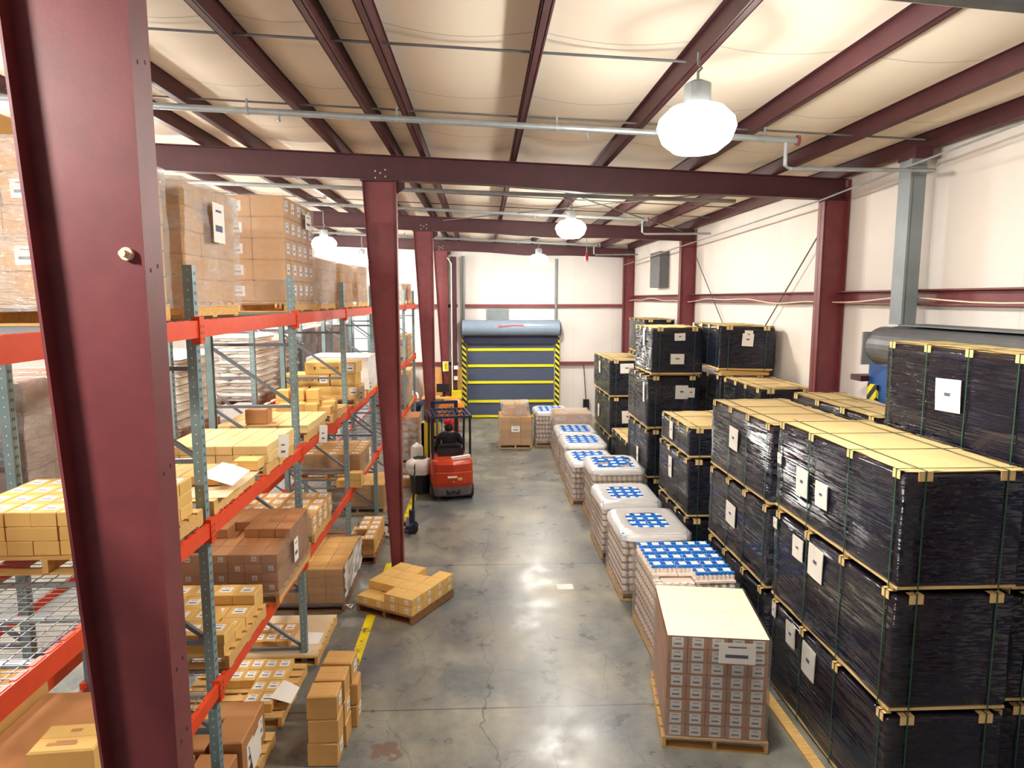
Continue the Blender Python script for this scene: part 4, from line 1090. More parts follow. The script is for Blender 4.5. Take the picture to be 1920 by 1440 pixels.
# --- bay left of the closest column: lower shelf
pallet(loc=(-2.85, 3.95, Z1), label='pallet on the lower shelf under the big flat brown carton', group=gp, dx=1.3, dy=1.3)
r = thing('carton', 'big flat brown carton with smooth top, bottom corner of the view', 'carton', (-2.62, 3.95, Z1 + PT))
ob('carton_body', carton_mesh(0.82, 1.2, 0.37, 'carton_brown'), r)
ob('sticker', label_mesh(0.1, 0.16, 'T'), r, (-0.17, -0.28, 0.37))
r = thing('carton', 'yellow printed carton lying on the big flat brown carton', 'carton', (-2.37, 3.74, Z1 + PT + 0.372), R(4))
ob('carton_body', carton_mesh(0.36, 0.26, 0.2, 'carton_yellow'), r)
m = MB(); m.box(-0.06, 0.05, -0.045, -0.035, 0.2, 0.2008); m.box(-0.10, 0.06, -0.075, -0.05, 0.2, 0.2006); m.box(-0.03, 0.03, 0.05, 0.075, 0.2, 0.2006); m.build('print_mark', 'carton_brown', r)
ob('sticker', label_mesh(0.1, 0.12, 'R'), r, (0.1795, 0.0, 0.11))
for q, y in enumerate((3.55, 4.2)):
    c = ob('carton', carton_mesh(0.4, 0.63, 0.56, 'carton'), None, (-3.25, y + 0.1, Z1 + PT)); tag(c, 'tall plain carton behind the big flat brown one, ' + ('closer' if q == 0 else 'farther') + ' of the two', 'carton', 'tall cartons by the flat one')

# --- floor level under the rack
pallet(loc=(-2.78, 6.05, 0), label='pallet on the floor under the big brown cartons at the first post', group='pallets on the floor under the rack', dx=1.2, dy=1.3)
FB = [(-2.42, 5.66, .34, .36, .38, 'front at the aisle'), (-2.80, 5.66, .36, .36, .38, 'front, second from the aisle'), (-3.15, 5.68, .3, .36, .36, 'front, farthest from the aisle'), (-2.36, 6.06, .30, .40, .46, 'second row at the aisle'), (-2.72, 6.06, .34, .40, .40, 'second row, middle'), (-2.46, 6.44, .44, .30, .42, 'back row at the aisle')]
for x, y, a, b_, h, lab in FB:
    c = ob('carton', carton_mesh(a, b_, h, 'carton_brown'), None, (x, y, PT), rnd.uniform(-.03, .03)); add_labels(c, a, b_, h, 'R', 0.45)
    tag(c, 'big brown carton at the foot of the first post, ' + lab, 'carton', 'big brown cartons on the floor')
paper_thing('white paper hanging down the side of the big brown cartons', [(-2.205, 6.02, 0.44), (-2.19, 6.30, 0.50), (-2.185, 6.28, 0.20), (-2.19, 6.06, 0.16)])
pallet(loc=(-2.80, 7.5, 0), label='pallet on the floor under rows of low sticker topped cartons', group='pallets on the floor under the rack', dy=1.1)
loose('low stickered', 'floor pallet under the rack', 'low stickered cartons on the floor pallet', -2.32, 7.04, PT, 5, 4, 1, (0.165, 0.24, 0.10), 'carton_yellow', 'T', skip=lambda i, j, k: i > 1 and j < 2, sz=0.66)
paper_thing('white paper lying at the aisle edge of the low stickered cartons', [(-2.36, 7.12, 0.25), (-2.12, 7.08, 0.20), (-2.10, 7.36, 0.22), (-2.30, 7.44, 0.27)])
pallet(loc=(-2.70, 8.78, 0), label='pallet on the floor under a wide bare cardboard sheet', group='pallets on the floor under the rack', dx=1.2, dy=1.16)
tag(MB().box(-3.28, -2.12, 8.22, 9.34, 0.128, 0.134).build('cardboard_sheet', 'slipsheet', origin=(-2.7, 8.8, 0.128)), 'wide bare cardboard sheet on the floor pallet under the rack', 'sheet')
loose('small stickered', 'on the wide bare cardboard sheet', 'six cartons on the bare sheet', -2.52, 8.42, 0.135, 3, 2, 1, (0.165, 0.26, 0.09), 'carton', 'T', sz=0.66)
paper_thing('white paper on the aisle side of the wide bare cardboard sheet', [(-2.42, 8.50, 0.138), (-2.16, 8.50, 0.138), (-2.16, 8.80, 0.138), (-2.40, 8.82, 0.138)])
wrapped('wrapped_pallet', 'low wrapped block of long cartons on the floor behind the low pallet', None, -3.36, -2.08, 9.72, 11.12, 0, 0.53, 5, 5, 4, film='film', amp=0.02, pm='wood_dark', papers=())
o = ob('torn_film', MB().sheet(lambda u, v: (0.665 + 0.03 * noise.noise(Vector((u * 6, v * 6, 0))), -0.68 + 1.38 * u, 0.2 + 0.47 * v + 0.02 * math.sin(u * 14)), 18, 8).mesh('torn_film', 'film_white', True), [q for q in COL.objects if q.get('label', '').startswith('low wrapped block of long')][0])
pallet(loc=(-2.50, 12.25, 0), label='pallet on the floor beyond the wrapped block, half loaded', group='pallets on the floor under the rack', dx=1.2, dy=1.4, m='wood_dark')
loose('stickered', 'floor pile beyond the wrapped block', 'stickered pile beyond the wrapped block', -1.92, 11.6, PT, 3, 5, 3, (0.20, 0.26, 0.10), 'carton', fl=lambda i, j, k: 'T' if k == 2 or j > 0 else '', skip=lambda i, j, k: (i == 2 and k > 0) or (i == 1 and k == 2 and j < 2), sz=0.6)
tag(wrapped('wrapped_pallet', 'low wrapped pallet on the floor beside the pallet jack', None, -3.3, -2.15, 14.4, 15.5, 0, 0.5, 4, 3, 4, film='film'), None)
wrapped('wrapped_pallet', 'stickered carton load on the floor left of the yellow guard', None, -2.75, -1.82, 18.9, 19.9, 0, 1.18, 4, 3, 6, film='film_milky', m='carton_brown', fl=lambda i, j, k: 'F' if j == 0 and k < 5 else '')
c = ob('carton', carton_mesh(0.5, 0.4, 0.22, 'carton'), None, (-1.98, 16.6, 0)); add_labels(c, .5, .4, .22, 'T'); tag(c, 'low stickered carton on the floor before the rubbish bin', 'carton')
tag(ob('plastic_drum', MB().lathe([(0.15, 0), (0.17, 0.02), (0.17, 0.62), (0.12, 0.68), (0.05, 0.70), (0.05, 0.74)], 18).mesh('plastic_drum', 'plastic_white', True), None, (-1.80, 18.2, 0)), 'white plastic drum beside the yellow guard', 'drum')

# --- second rack row: sacks and wrapped loads seen through the first
sack_pallet('sack pallet behind the rack, beside the first post', -4.75, -3.78, 8.55, 9.85, Z2, 9)
sack_pallet('white sack pallet behind the rack, left of the second post', -4.78, -3.76, 11.5, 12.65, Z2, 10)
sack_pallet('white sack pallet behind the rack, right of the second post', -4.78, -3.76, 12.85, 14.0, Z2, 9, m='sack_brown')
wrapped('wrapped_pallet', 'dark wrapped load behind the rack, left of the brown one', None, -4.75, -3.78, 14.45, 15.6, Z2, 1.05, 3, 3, 3, m='wrapped_dark', film='film', amp=0.03, pm='wood_dark')
wrapped('wrapped_pallet', 'large brown wrapped load behind the rack above the big yellow cartons', None, -4.75, -3.78, 15.85, 16.95, Z2, 1.05, 4, 4, 5, m='wrapped_brown', film='film', pm='wood_dark')
wrapped('wrapped_pallet', 'brown wrapped load behind the rack next to the tapered column', None, -4.75, -3.78, 17.3, 19.7, Z2, 1.0, 4, 7, 5, m='wrapped_brown', film='film', pm='wood_dark')
wrapped('wrapped_pallet', 'wrapped brown load behind the rack left of the closest column', None, -4.75, -3.78, 5.68, 6.85, Z2, 1.0, 3, 3, 4, m='wrapped_brown', film='film_milky', amp=0.04, pm='wood_dark')
tag(MB().tube([(-3.84, 5.75, Z1 + 0.07), (-3.80, 6.75, Z1 + 0.07)], 0.07, 14).build('film_roll', 'blue', None, origin=(-3.82, 6.2, Z1)), 'shiny blue film roll on the second rack left of the closest column', 'roll')

# ================================================================== AISLE FLOOR, LEFT
def rot(x, y, a): return (x * math.cos(a) - y * math.sin(a), x * math.sin(a) + y * math.cos(a))
A25 = R(-30)
cx, cy = -1.18, 9.94
px_, py_ = cx, cy
pallet(loc=(px_, py_, 0), rz=A25, dx=1.0, dy=1.1, label='grey brown pallet standing askew in the aisle by the column foot', m='wood_dark')
names = []
for k in range(2):
    for j in range(4):
        for i in range(4):
            if k == 1 and ((j == 0 and i in (0, 1)) or (j == 3 and i == 2)): continue
            if k == 0 and i == 1 and j in (1, 2) or k == 0 and i == 2 and j in (1, 2): continue
            lx, ly = -0.5 + 0.25 * (i + 0.5), -0.54 + 0.27 * (j + 0.5)
            x, y = rot(lx, ly, A25)
            c = ob('carton', carton_mesh(0.25, 0.27, 0.125, 'carton_yellow'), None, (cx + x, cy + y, PT + 0.126 * k), A25 + rnd.uniform(-.008, .008))
            add_labels(c, 0.25, 0.27, 0.125, ('f' if j == 0 else '') + ('r' if i == 3 else ''))
            tag(c, f"flat carton on the askew aisle pallet, {'upper' if k else 'lower'} tier, {['front', 'second', 'third', 'back'][j]} row, {ORD[3 - i]} from aisle", 'carton', 'cartons on the askew pallet')
tag(ob('torn_film', MB().tube([(0, 0, 0.02), (0.05, 0.05, 0.05), (0.0, 0.1, 0.03), (-0.06, 0.02, 0.06), (0.04, -0.05, 0.04)], [0.012, 0.02, 0.01, 0.016, 0.004], 6).mesh('torn_film', 'bag'), None, (-2.0, 9.78, 0)), 'scrap of torn film on the floor beside the askew pallet', 'film scrap')
# stacks of cartons standing on the floor
SN = [('closest of the three short stacks', -1.60, 6.44, 3, .30, .27), ('middle one of the three short stacks', -1.585, 6.74, 3, .31, .27), ('farthest of the three short stacks', -1.565, 7.06, 3, .32, .27)]
for s, (lab, x, y, n, a, b_) in enumerate(SN):
    for k in range(n):
        c = ob('carton', carton_mesh(a, b_, 0.248, 'carton'), None, (x + rnd.uniform(-.012, .012) + (0.03 if s == 2 and k < 2 else 0), y, 0.249 * k), rnd.uniform(-.05, .05))
        add_labels(c, a, b_, 0.248, 'r' if (s + k) % 2 == 0 else '')
        tag(c, f"plain carton on the aisle floor, {['bottom', 'middle', 'top'][k]} of the {['front', 'middle', 'rear'][s]} stack beside the yellow line", 'carton', 'carton stacks on the aisle floor')

# ================================================================== RIGHT: black bundles
gb = 'black wrapped bundles'
XA, XB = 3.42, 4.45
P = lambda y, z, wd=0.3, ht=0.3: ('L', y, z, wd, ht)
bundle('bottom black bundle of the closest stack, two papers on its aisle side', gb, XA, XB, 5.27, 7.65, 0, 1.07, False, [P(7.06, .89, .22, .26), P(6.63, .81, .28, .34), P(7.5, .97, .1, .16)])
bundle('middle black bundle of the closest stack, two papers on its aisle side', gb, XA, XB, 5.27, 7.65, 1.085, 2.15, False, [P(7.0, 1.91, .24, .24), P(6.6, 1.90, .3, .34), P(7.58, 2.0, .1, .12)])
bundle('top black bundle of the closest stack with bright cardboard lid', gb, XA, XB, 5.27, 7.65, 2.165, 3.2, True, [P(6.98, 2.65, .26, .3), P(6.56, 2.63, .24, .26), P(7.55, 2.78, .1, .12)])
bundle('bottom black bundle of the second stack from the viewer', gb, XA, XB, 7.80, 9.95, 0, 1.05, False)
bundle('middle black bundle of the second stack, protectors along its upper edge', gb, XA, XB, 7.80, 9.95, 1.065, 2.10, False, [P(9.0, 1.65, .34, .3)])
bundle('top black bundle of the second stack with bright lid, behind the closest one', gb, XA, XB + 0.07, 7.80, 9.95, 2.115, 3.11, True, [P(9.0, 2.71, .3, .3)])
bundle('bottom black bundle of the third stack, behind the jar pallets', gb, XA, XB, 11.0, 12.9, 0, 0.90, False)
bundle('middle black bundle of the third stack, paper on its aisle side', gb, XA, XB, 11.0, 12.9, 0.92, 1.92, False, [P(12.05, 1.56, .2, .38)])
bundle('half height black bundle topping the third stack with cardboard lid', gb, XA, XB, 11.0, 12.8, 1.94, 2.46, True, [P(12.05, 2.24, .2, .32)], rough_top=0.08)
bundle('bottom black bundle of the tall four tier stack', gb, XA, XB, 13.7, 15.5, 0, 0.86, False)
bundle('second bundle up of the tall four tier stack, bluish film', gb, XA - 0.04, XB, 13.7, 15.6, 0.88, 1.90, False, [P(14.5, 1.2, .16, .4)])
bundle('third bundle up of the tall four tier stack, large paper in front', gb, XA - 0.06, XB, 13.7, 15.55, 1.92, 3.02, False, [P(13.97, 2.67, .12, .4), ('F', 4.06, 2.70, .26, .28), ('F', 4.25, 2.69, .16, .2)])
bundle('top black bundle of the tall four tier stack, two white papers in front', gb, XA, 4.47, 13.7, 15.2, 3.04, 4.02, True, [P(14.32, 3.8, .12, .36), ('F', 3.99, 3.83, .22, .15), ('F', 3.95, 3.38, .28, .21)], rough_top=0.06)
bundle('single low black bundle with cardboard lid between two stacks', gb, XA, XB, 15.85, 17.8, 0, 1.18, True)
bundle('bottom black bundle of the far two paper stack', gb, XA, XB, 18.1, 20.6, 0, 0.84, False)
bundle('lower papered black bundle of the far stack, below the far top one', gb, XA, XB, 18.1, 20.6, 0.86, 1.93, False, [P(19.79, 1.35, .22, .36), ('F', 3.92, 1.42, .34, .34)])
bundle('top black bundle of the far stack with cardboard lid', gb, XA - 0.02, XB, 18.1, 20.7, 1.95, 2.95, True, [P(19.6, 2.64, .24, .34), ('F', 3.86, 2.74, .36, .26)], rough_top=0.06)
g2 = 'black bundles along the right wall'
W0_, W1_ = 4.56, 5.28
for k in range(4):
    bundle(['lowest wall side bundle behind the closest stack', 'second wall side bundle behind the closest stack', 'third wall side bundle behind the closest stack', 'highest black bundle at the right edge with four green straps'][k], g2, W0_, W1_, 5.45, 7.5, 1.035 * k, 1.035 * k + 1.02, k == 3, [P(6.43, 3.66, .36, .32)] if k == 3 else [], rough_top=0.06)
for k in range(3):
    bundle(['lowest', 'middle', 'crumpled film edged top'][k] + ' wall side bundle between the highest bundle and the wall column', g2, W0_, W1_, 7.62, 9.8, 1.08 * k, 1.08 * k + 1.065, k == 2, rough_top=0.05)
for k in range(3):
    bundle(['lowest', 'middle', 'flat lidded top'][k] + ' wall side bundle under the skewed one', g2, W0_, 5.5, 10.95, 12.7, 1.045 * k, 1.045 * k + 1.03, k == 2, rough_top=0.05)
for k in range(3):
    bundle(['lowest', 'middle', 'upper'][k] + ' wall side bundle carrying the skewed one', g2, W0_, 5.5, 12.85, 15.0, 1.045 * k, 1.045 * k + 1.03, False)
o = bundle('skewed black bundle on a tilted timber base against the wall lining', g2, 4.50, 5.56, 12.82, 14.6, 3.21, 4.08, True, [('F', 5.03, 3.82, .22, .24), ('F', 5.04, 3.92, .16, .16)], rough_top=0.05)
o.rotation_euler = (0, R(1.2), 0)
m = MB(); m.prism([(4.56, 3.135), (4.56, 3.235), (5.5, 3.185), (5.5, 3.135)], 12.84, 12.95); m.build('tilted_timber', 'wood', o).matrix_parent_inverse = o.matrix_basis.inverted()
for k in range(4):
    bundle(['lowest', 'second', 'third', 'highest'][k] + ' bundle of the far wall side stack peeking out behind the tall one', g2, W0_ - 0.06, 5.35, 18.9, 20.9, 1.01 * k, 1.01 * k + 0.995, k == 3)
tag(MB().box(3.22, 3.34, 4.6, 7.46, 0, 0.025).build('timber_board', 'wood', origin=(3.28, 6, 0)), 'pale timber board lying on the floor along the closest black stack', 'board')

# ================================================================== RIGHT: pallets along the aisle
o = wrapped('wrapped_pallet', 'closest aisle pallet of stickered cartons under clear film', None, -0.5 + 2.42, 0.5 + 2.42, 6.50, 7.72, 0, 1.09, 5, 3, 8, m='carton_brown', film='film', rz=R(-8.5), pdims=(1.06, 1.26), amp=0.012, fl=lambda i, j, k: 'F' if j == 0 else '', sz=0.68, side='L', papers=[('F', 0.18, 1.08, 0.36, 0.22)])
o.location = (2.44, 7.0, 0)
for j in range(6):
    for i in range(2):
        pass
MB().box(-0.5, 0.5, -0.61, 0.61, 1.219, 1.2215).build('lit_top', 'paper_cream', o)  # strong light on the carton tops, painted as a pale layer
m = MB()
for q, (a, b_, y) in enumerate(((-.42, .3, -.42), (-.3, .1, -.2), (-.45, .4, 0.0), (-.44, .05, .18), (-.2, .44, .36), (-.35, .2, .5))): m.box(a, b_, y - .0015, y + .0015, 1.2215, 1.2222)
m.box(.2, .203, -.42, 0, 1.2215, 1.2222); m.build('lid_seam', 'wood', o)
gj = 'pallets of jars'
jar_pallet('jar pallet with open top of blue lids behind the closest carton pallet', 2.16, 8.12, layers=8, tot=1.16, top='open', tx=6, ty=5, missing=lambda i, j: j == 0 and i < 3, seed=1)
jar_pallet('jar pallet showing blue lids through a square film opening, second jar pallet', 2.10, 9.92, layers=8, tot=1.06, top='window', tx=6, ty=6, seed=2)
jar_pallet('jar pallet with rounded film collar around blue lids, third jar pallet', 2.09, 11.62, layers=8, tot=1.03, top='window', tx=6, ty=6, seed=3)
jar_pallet('tallest jar pallet with ragged blue and white top', 2.20, 13.36, layers=8, tot=1.18, top='full', tx=5, ty=5, seed=4, missing=lambda i, j: (i + 2 * j) % 5 == 0)
jar_pallet('jar pallet left behind the ragged one, bare jar trays on its front', 1.97, 14.78, layers=7, tot=0.98, top='full', tx=5, ty=5, seed=5, dx=0.98, film='film')
jar_pallet('far jar pallet with grid of white cards, closer of two', 2.04, 16.7, layers=7, tot=0.98, top='full', tx=5, ty=5, seed=6)
jar_pallet('far jar pallet with grid of white cards, farther of two', 2.05, 18.2, layers=7, tot=0.97, top='full', tx=5, ty=5, seed=7)
jar_pallet('jar pallet near the dock door beside the carton pallet', 1.64, 21.0, layers=7, tot=1.08, top='full', tx=5, ty=5, seed=8, film='film')
wrapped('wrapped_pallet', 'film covered carton load behind the far jar pallets', None, 2.12, 3.15, 19.6, 20.7, 0, 1.12, 3, 3, 4, film='film_milky', amp=0.04, top_film=True)
o = wrapped('wrapped_pallet', 'carton pallet with a smaller film covered top in front of the dock door', None, 0.5, 1.48, 20.7, 21.8, 0, 0.86, 3, 3, 4, film='film', amp=0.02, papers=[('F', 0.0, 0.62, 0.26, 0.18)])
q = 0
for i in range(2):
    for j in range(2):
        ob('upper_carton', carton_mesh(0.36, 0.42, 0.34, 'carton'), o, (-0.18 + 0.37 * i, -0.15 + 0.43 * j, 0.99))
ob('film_cap', film_mesh(0.76, 0.88, 0.0, 0.40, 'film_milky', 0.05, True, 3.3), o, (0.0, 0.06, 0.97))

# ================================================================== FORKLIFT, PEOPLE, SMALL GEAR
def skin_body(name, pts, edges, m, parent, root=0, sub=1):
    """one continuous skinned surface over a joint skeleton; pts: (x, y, z, r)"""
    me = bpy.data.meshes.new(name)
    me.from_pydata([p[:3] for p in pts], edges, []); me.update()
    me.materials.append(MATS[m])
    o = ob(name, me, parent)
    o.modifiers.new('Skin', 'SKIN')
    sv = me.skin_vertices[0].data
    for i, p in enumerate(pts):
        rr = p[3]
        sv[i].radius = (rr, rr) if not isinstance(rr, tuple) else rr
        sv[i].use_root = (i == root)
    mod = o.modifiers.new('Subdivision', 'SUBSURF'); mod.levels = sub; mod.render_levels = sub
    for p in me.polygons: p.use_smooth = True
    o.modifiers['Skin'].use_smooth_shade = True
    return o

def fingers(pts, edges, wrist, d, side, spread=0.02, curl=(0, 0, -0.02)):
    """palm, four bent fingers of unequal length and a thumb, grown from joint WRIST along D"""
    d = Vector(d).normalized(); s = Vector(side).normalized(); c = Vector(curl)
    w = Vector(pts[wrist][:3]); palm = w + d * 0.07
    pts.append((*palm, (0.042, 0.022))); pi = len(pts) - 1; edges.append((wrist, pi))
    for q, ln in enumerate((0.070, 0.080, 0.075, 0.058)):
        b = palm + s * (-0.033 + 0.022 * q) + d * 0.02
        pts.append((*b, 0.010)); i0 = len(pts) - 1; edges.append((pi, i0))
        pts.append((*(b + d * ln * 0.55 + c * 0.5), 0.009)); edges.append((i0, i0 + 1))
        pts.append((*(b + d * ln * 0.85 + c * 1.6), 0.008)); edges.append((i0 + 1, i0 + 2))
    b = w + d * 0.035 - s * 0.035
    pts.append((*b, 0.012)); i0 = len(pts) - 1; edges.append((wrist, i0))
    pts.append((*(b + d * 0.035 - s * 0.025), 0.010)); edges.append((i0, i0 + 1))

FKX, FKY, FKR = -0.69, 15.20, R(9)
fk = thing('forklift', 'red orange forklift seen from behind in the aisle', 'forklift', (FKX, FKY, 0), FKR)
def outline(w, y0, y1, r, bulge=0.0):
    pts = []
    for a in range(180, 271, 15): pts.append((-w + r + r * math.cos(R(a)), y0 + r + r * math.sin(R(a))))
    pts.append((0, y0 - bulge))
    for a in range(270, 361, 15): pts.append((w - r + r * math.cos(R(a)), y0 + r + r * math.sin(R(a))))
    return pts + [(w, y1), (-w, y1)]
def loft(rings, m, name, parent, smooth=False):
    b = MB(); n = len(rings[0][0])
    vs = [(x, y, z) for pts, z in rings for x, y in pts]
    fs = [(i * n + j, i * n + (j + 1) % n, (i + 1) * n + (j + 1) % n, (i + 1) * n + j) for i in range(len(rings) - 1) for j in range(n)]
    fs += [tuple(range(n))[::-1], tuple((len(rings) - 1) * n + j for j in range(n))]
    b.add(vs, fs); return b.build(name, m, parent, smooth=smooth)
loft([(outline(.46, .03, .75, .16, .03), .33), (outline(.475, .0, .75, .16, .04), .42), (outline(.475, .0, .75, .16, .05), .66), (outline(.465, .02, .75, .16, .05), .70)], 'truck_orange', 'counterweight', fk)
loft([(outline(.47, .01, .75, .16, .05), .705), (outline(.47, .01, .78, .16, .06), .86), (outline(.455, .06, .78, .15, .05), .93), (outline(.43, .09, .76, .14, .04), .95)], 'truck_orange', 'rear_cover', fk)
loft([(outline(.42, .10, .8, .14, .02), .09), (outline(.46, .05, .8, .15, .03), .14), (outline(.465, .03, .8, .15, .03), .33)], 'truck_grey', 'rear_bumper', fk)
MB().box(-.16, .16, .02, .06, .15, .30).lathe([(.05, -.02), (.05, .03)], 12, (0, .03, .22), axis='y').build('tow_pin', 'black', fk)
MB().box(-.13, .08, -.058, -.03, .56, .60).build('badge', 'paper_cream', fk)
MB().box(.10, .2, -.054, -.03, .50, .56).box(-.02, .02, -.058, -.03, .46, .48).build('warning_sticker', 'tape', fk)
MB().box(-.44, .44, .75, 1.75, .16, .52).box(-.46, .46, 1.2, 1.7, .52, .60).build('chassis', 'truck_grey', fk)
MB().box(-.40, .40, .62, 1.15, .50, .92).build('engine_cover', 'black', fk)
b = MB(); rbox(b, -.27, .27, .62, 1.12, .90, 1.02, r=.05, amp=0.0); rbox(b, -.27, .27, .52, .66, .90, 1.22, r=.05, amp=0.0); b.build('seat', 'black_cloth', fk, smooth=True)
MB().box(-.30, .30, .47, .52, .88, 1.14).build('seat_back_plate', 'black', fk)
for x in (-.40, .40):
    o = MB().lathe([(.06, -.09), (.17, -.09), (.20, -.07), (.20, .07), (.17, .09), (.06, .09)], 22, (0, 0, 0), axis='x').build('rear_wheel', 'rubber', fk); o.location = (x, .30, .20)
    MB().lathe([(.02, -.095), (.09, -.092), (.09, .092), (.02, .095)], 14, (0, 0, 0), axis='x').build('hub', 'truck_grey', o)
for x in (-.43, .43):
    o = MB().lathe([(.08, -.11), (.23, -.11), (.26, -.08), (.26, .08), (.23, .11), (.08, .11)], 24, (0, 0, 0), axis='x').build('front_wheel', 'rubber', fk); o.location = (x, 1.62, .26)
    MB().lathe([(.02, -.115), (.12, -.112), (.12, .112), (.02, .115)], 14, (0, 0, 0), axis='x').build('hub', 'truck_grey', o)
for x in (-.43, .43):
    MB().tube([(x, .30, .90), (x * 1.0, .27, 1.4), (x * 1.0, .30, 1.90)], .028, 8).build('guard_post', 'black', fk)
    MB().tube([(x, 1.50, .58), (x, 1.46, 1.2), (x, 1.28, 1.90)], .028, 8).build('guard_post', 'black', fk)
m = MB(); z = 1.91
for x in (-.45, .45): m.bar((x, .24, z), (x, 1.42, z), .05, .05)
for y in (.26, 1.40): m.bar((-.47, y, z), (.47, y, z), .06, .05)
m.build('guard_frame', 'navy_steel', fk)
m = MB(); m.bar((-.45, .82, z), (.45, .82, z), .035, .03)
for i in range(7):
    x = -.36 + .12 * i; m.bar((x, .26, z + .003), (x, 1.40, z + .003), .024, .03)
m.build('guard_bars', 'navy_steel', fk)
for x in (-.30, .30):
    MB().bar((x - .0, 1.92, .06), (x, 1.92, 2.03), .09, .12).build('mast_channel', 'black', fk)
MB().bar((-.34, 1.92, 2.01), (.34, 1.92, 2.01), .12, .07).bar((-.34, 1.95, 1.1), (.34, 1.95, 1.1), .05, .08).build('mast_crossbar', 'navy_steel', fk)
MB().tube([(-.18, 1.90, .3), (-.18, 1.90, 1.9)], .03).tube([(.18, 1.90, .3), (.18, 1.90, 1.9)], .03).build('lift_cylinder', 'galv_dark', fk)
tag(MB().box(-.40, -.37, 1.84, 1.87, .8, 1.75).build('hazard_strip', 'yellow_bright', fk), 'bright yellow strip on the mast')
MB().box(-.42, .42, 2.0, 2.05, .18, .26).box(-.42, .42, 2.0, 2.05, .52, .60).build('carriage', 'black', fk)
for x in (-.25, .25): MB().box(x - .05, x + .05, 2.05, 2.09, .05, .6).box(x - .05, x + .05, 2.05, 3.0, .04, .075).build('fork', 'galv_dark', fk)
o = MB().tube([(.16 * math.cos(R(a)), .16 * math.sin(R(a)), 0) for a in range(0, 361, 20)], .014, 6).build('steering_wheel', 'black', fk); o.location = (0, 1.36, 1.16); o.rotation_euler = (R(-30), 0, 0)
MB().tube([(0, 1.52, .6), (0, 1.37, 1.15)], .03).box(-.3, .3, 1.46, 1.56, .56, 1.0).build('dashboard', 'black', fk)
o = thing('clipboard_bundle', 'white cardboard strip lying on the forklift rear cover', 'cardboard', (0, 0, 0))
b = MB(); 
def L2W(x, y, z):
    c, s = math.cos(FKR), math.sin(FKR); return (FKX + x * c - y * s, FKY + x * s + y * c, z)
o.location = L2W(.20, .16, .953); o.rotation_euler = (0, R(-5), FKR + R(6))
MB().box(-.22, .22, -.05, .05, 0, .06).box(-.22, .22, -.055, .055, .06, .064).build('cardboard_box', 'white_paint', o)

# the driver, back to us
pr = thing('person', 'forklift driver in black hooded top and red cap, seen from behind', 'person', (FKX, FKY, -0.10), FKR)
pts = [(0, .86, 1.08, (.15, .11)), (0, .84, 1.24, (.15, .11)), (0, .82, 1.42, (.17, .11)), (0, .83, 1.53, (.13, .09)), (0, .85, 1.60, .06), (0, .86, 1.68, (.085, .095)), (0, .875, 1.76, (.082, .095)), (0, .87, 1.81, .06),
       (-.20, .84, 1.48, .07), (-.27, .90, 1.28, .058), (-.20, 1.12, 1.16, .045), (-.13, 1.26, 1.22, .033),
       (.20, .84, 1.48, .07), (.29, .90, 1.28, .058), (.22, 1.12, 1.16, .045), (.13, 1.26, 1.22, .033),
       (-.10, .92, 1.06, .10), (-.14, 1.25, 1.06, .085), (-.14, 1.36, .72, .055), (-.14, 1.46, .66, .045),
       (.10, .92, 1.06, .10), (.14, 1.25, 1.06, .085), (.14, 1.36, .72, .055), (.14, 1.46, .66, .045)]
edges = [(0, 1), (1, 2), (2, 3), (3, 4), (4, 5), (5, 6), (6, 7), (3, 8), (8, 9), (9, 10), (10, 11), (3, 12), (12, 13), (13, 14), (14, 15), (0, 16), (16, 17), (17, 18), (18, 19), (0, 20), (20, 21), (21, 22), (22, 23)]
fingers(pts, edges, 11, (.4, .8, .3), (1, 0, 0)); fingers(pts, edges, 15, (-.4, .8, .3), (-1, 0, 0))
skin_body('body', pts, edges, 'skin', pr)
tp = [(0, .86, 1.04, (.17, .13)), (0, .83, 1.24, (.175, .13)), (0, .81, 1.42, (.20, .13)), (0, .815, 1.52, (.17, .11)), (0, .825, 1.585, (.10, .085)), (-.21, .83, 1.48, .085), (-.285, .89, 1.27, .072), (-.21, 1.10, 1.155, .056), (-.145, 1.22, 1.20, .045), (.21, .83, 1.48, .085), (.305, .89, 1.27, .072), (.23, 1.10, 1.155, .056), (.145, 1.22, 1.20, .045)]
tag(skin_body('hooded_top', tp, [(0, 1), (1, 2), (2, 3), (3, 4), (3, 5), (5, 6), (6, 7), (7, 8), (3, 9), (9, 10), (10, 11), (11, 12)], 'black_cloth', pr), 'black hooded top')
skin_body('hood', [(0, .80, 1.56, (.11, .08)), (0, .825, 1.65, (.115, .105)), (0, .845, 1.74, (.112, .115))], [(0, 1), (1, 2)], 'black_cloth', pr)
tl = [(0, .88, 1.05, (.16, .12)), (-.10, .94, 1.06, .115), (-.14, 1.25, 1.065, .095), (-.14, 1.36, .74, .07), (.10, .94, 1.06, .115), (.14, 1.25, 1.065, .095), (.14, 1.36, .74, .07)]
skin_body('trousers', tl, [(0, 1), (1, 2), (2, 3), (0, 4), (4, 5), (5, 6)], 'navy_cloth', pr)
b = MB().lathe([(.108, 0), (.116, .03), (.110, .085), (.08, .135), (.02, .155)], 18, (0, .86, 1.745)); b.box(-.075, .075, .94, 1.08, 1.735, 1.75)
tag(b.build('cap', 'red_cloth', pr, smooth=True), 'red cap')
for s in (-1, 1): MB().lathe([(.005, -.02), (.022, -.012), (.022, .012), (.005, .02)], 8, (s * .088, .885, 1.70), axis='y').build('ear', 'skin', pr)

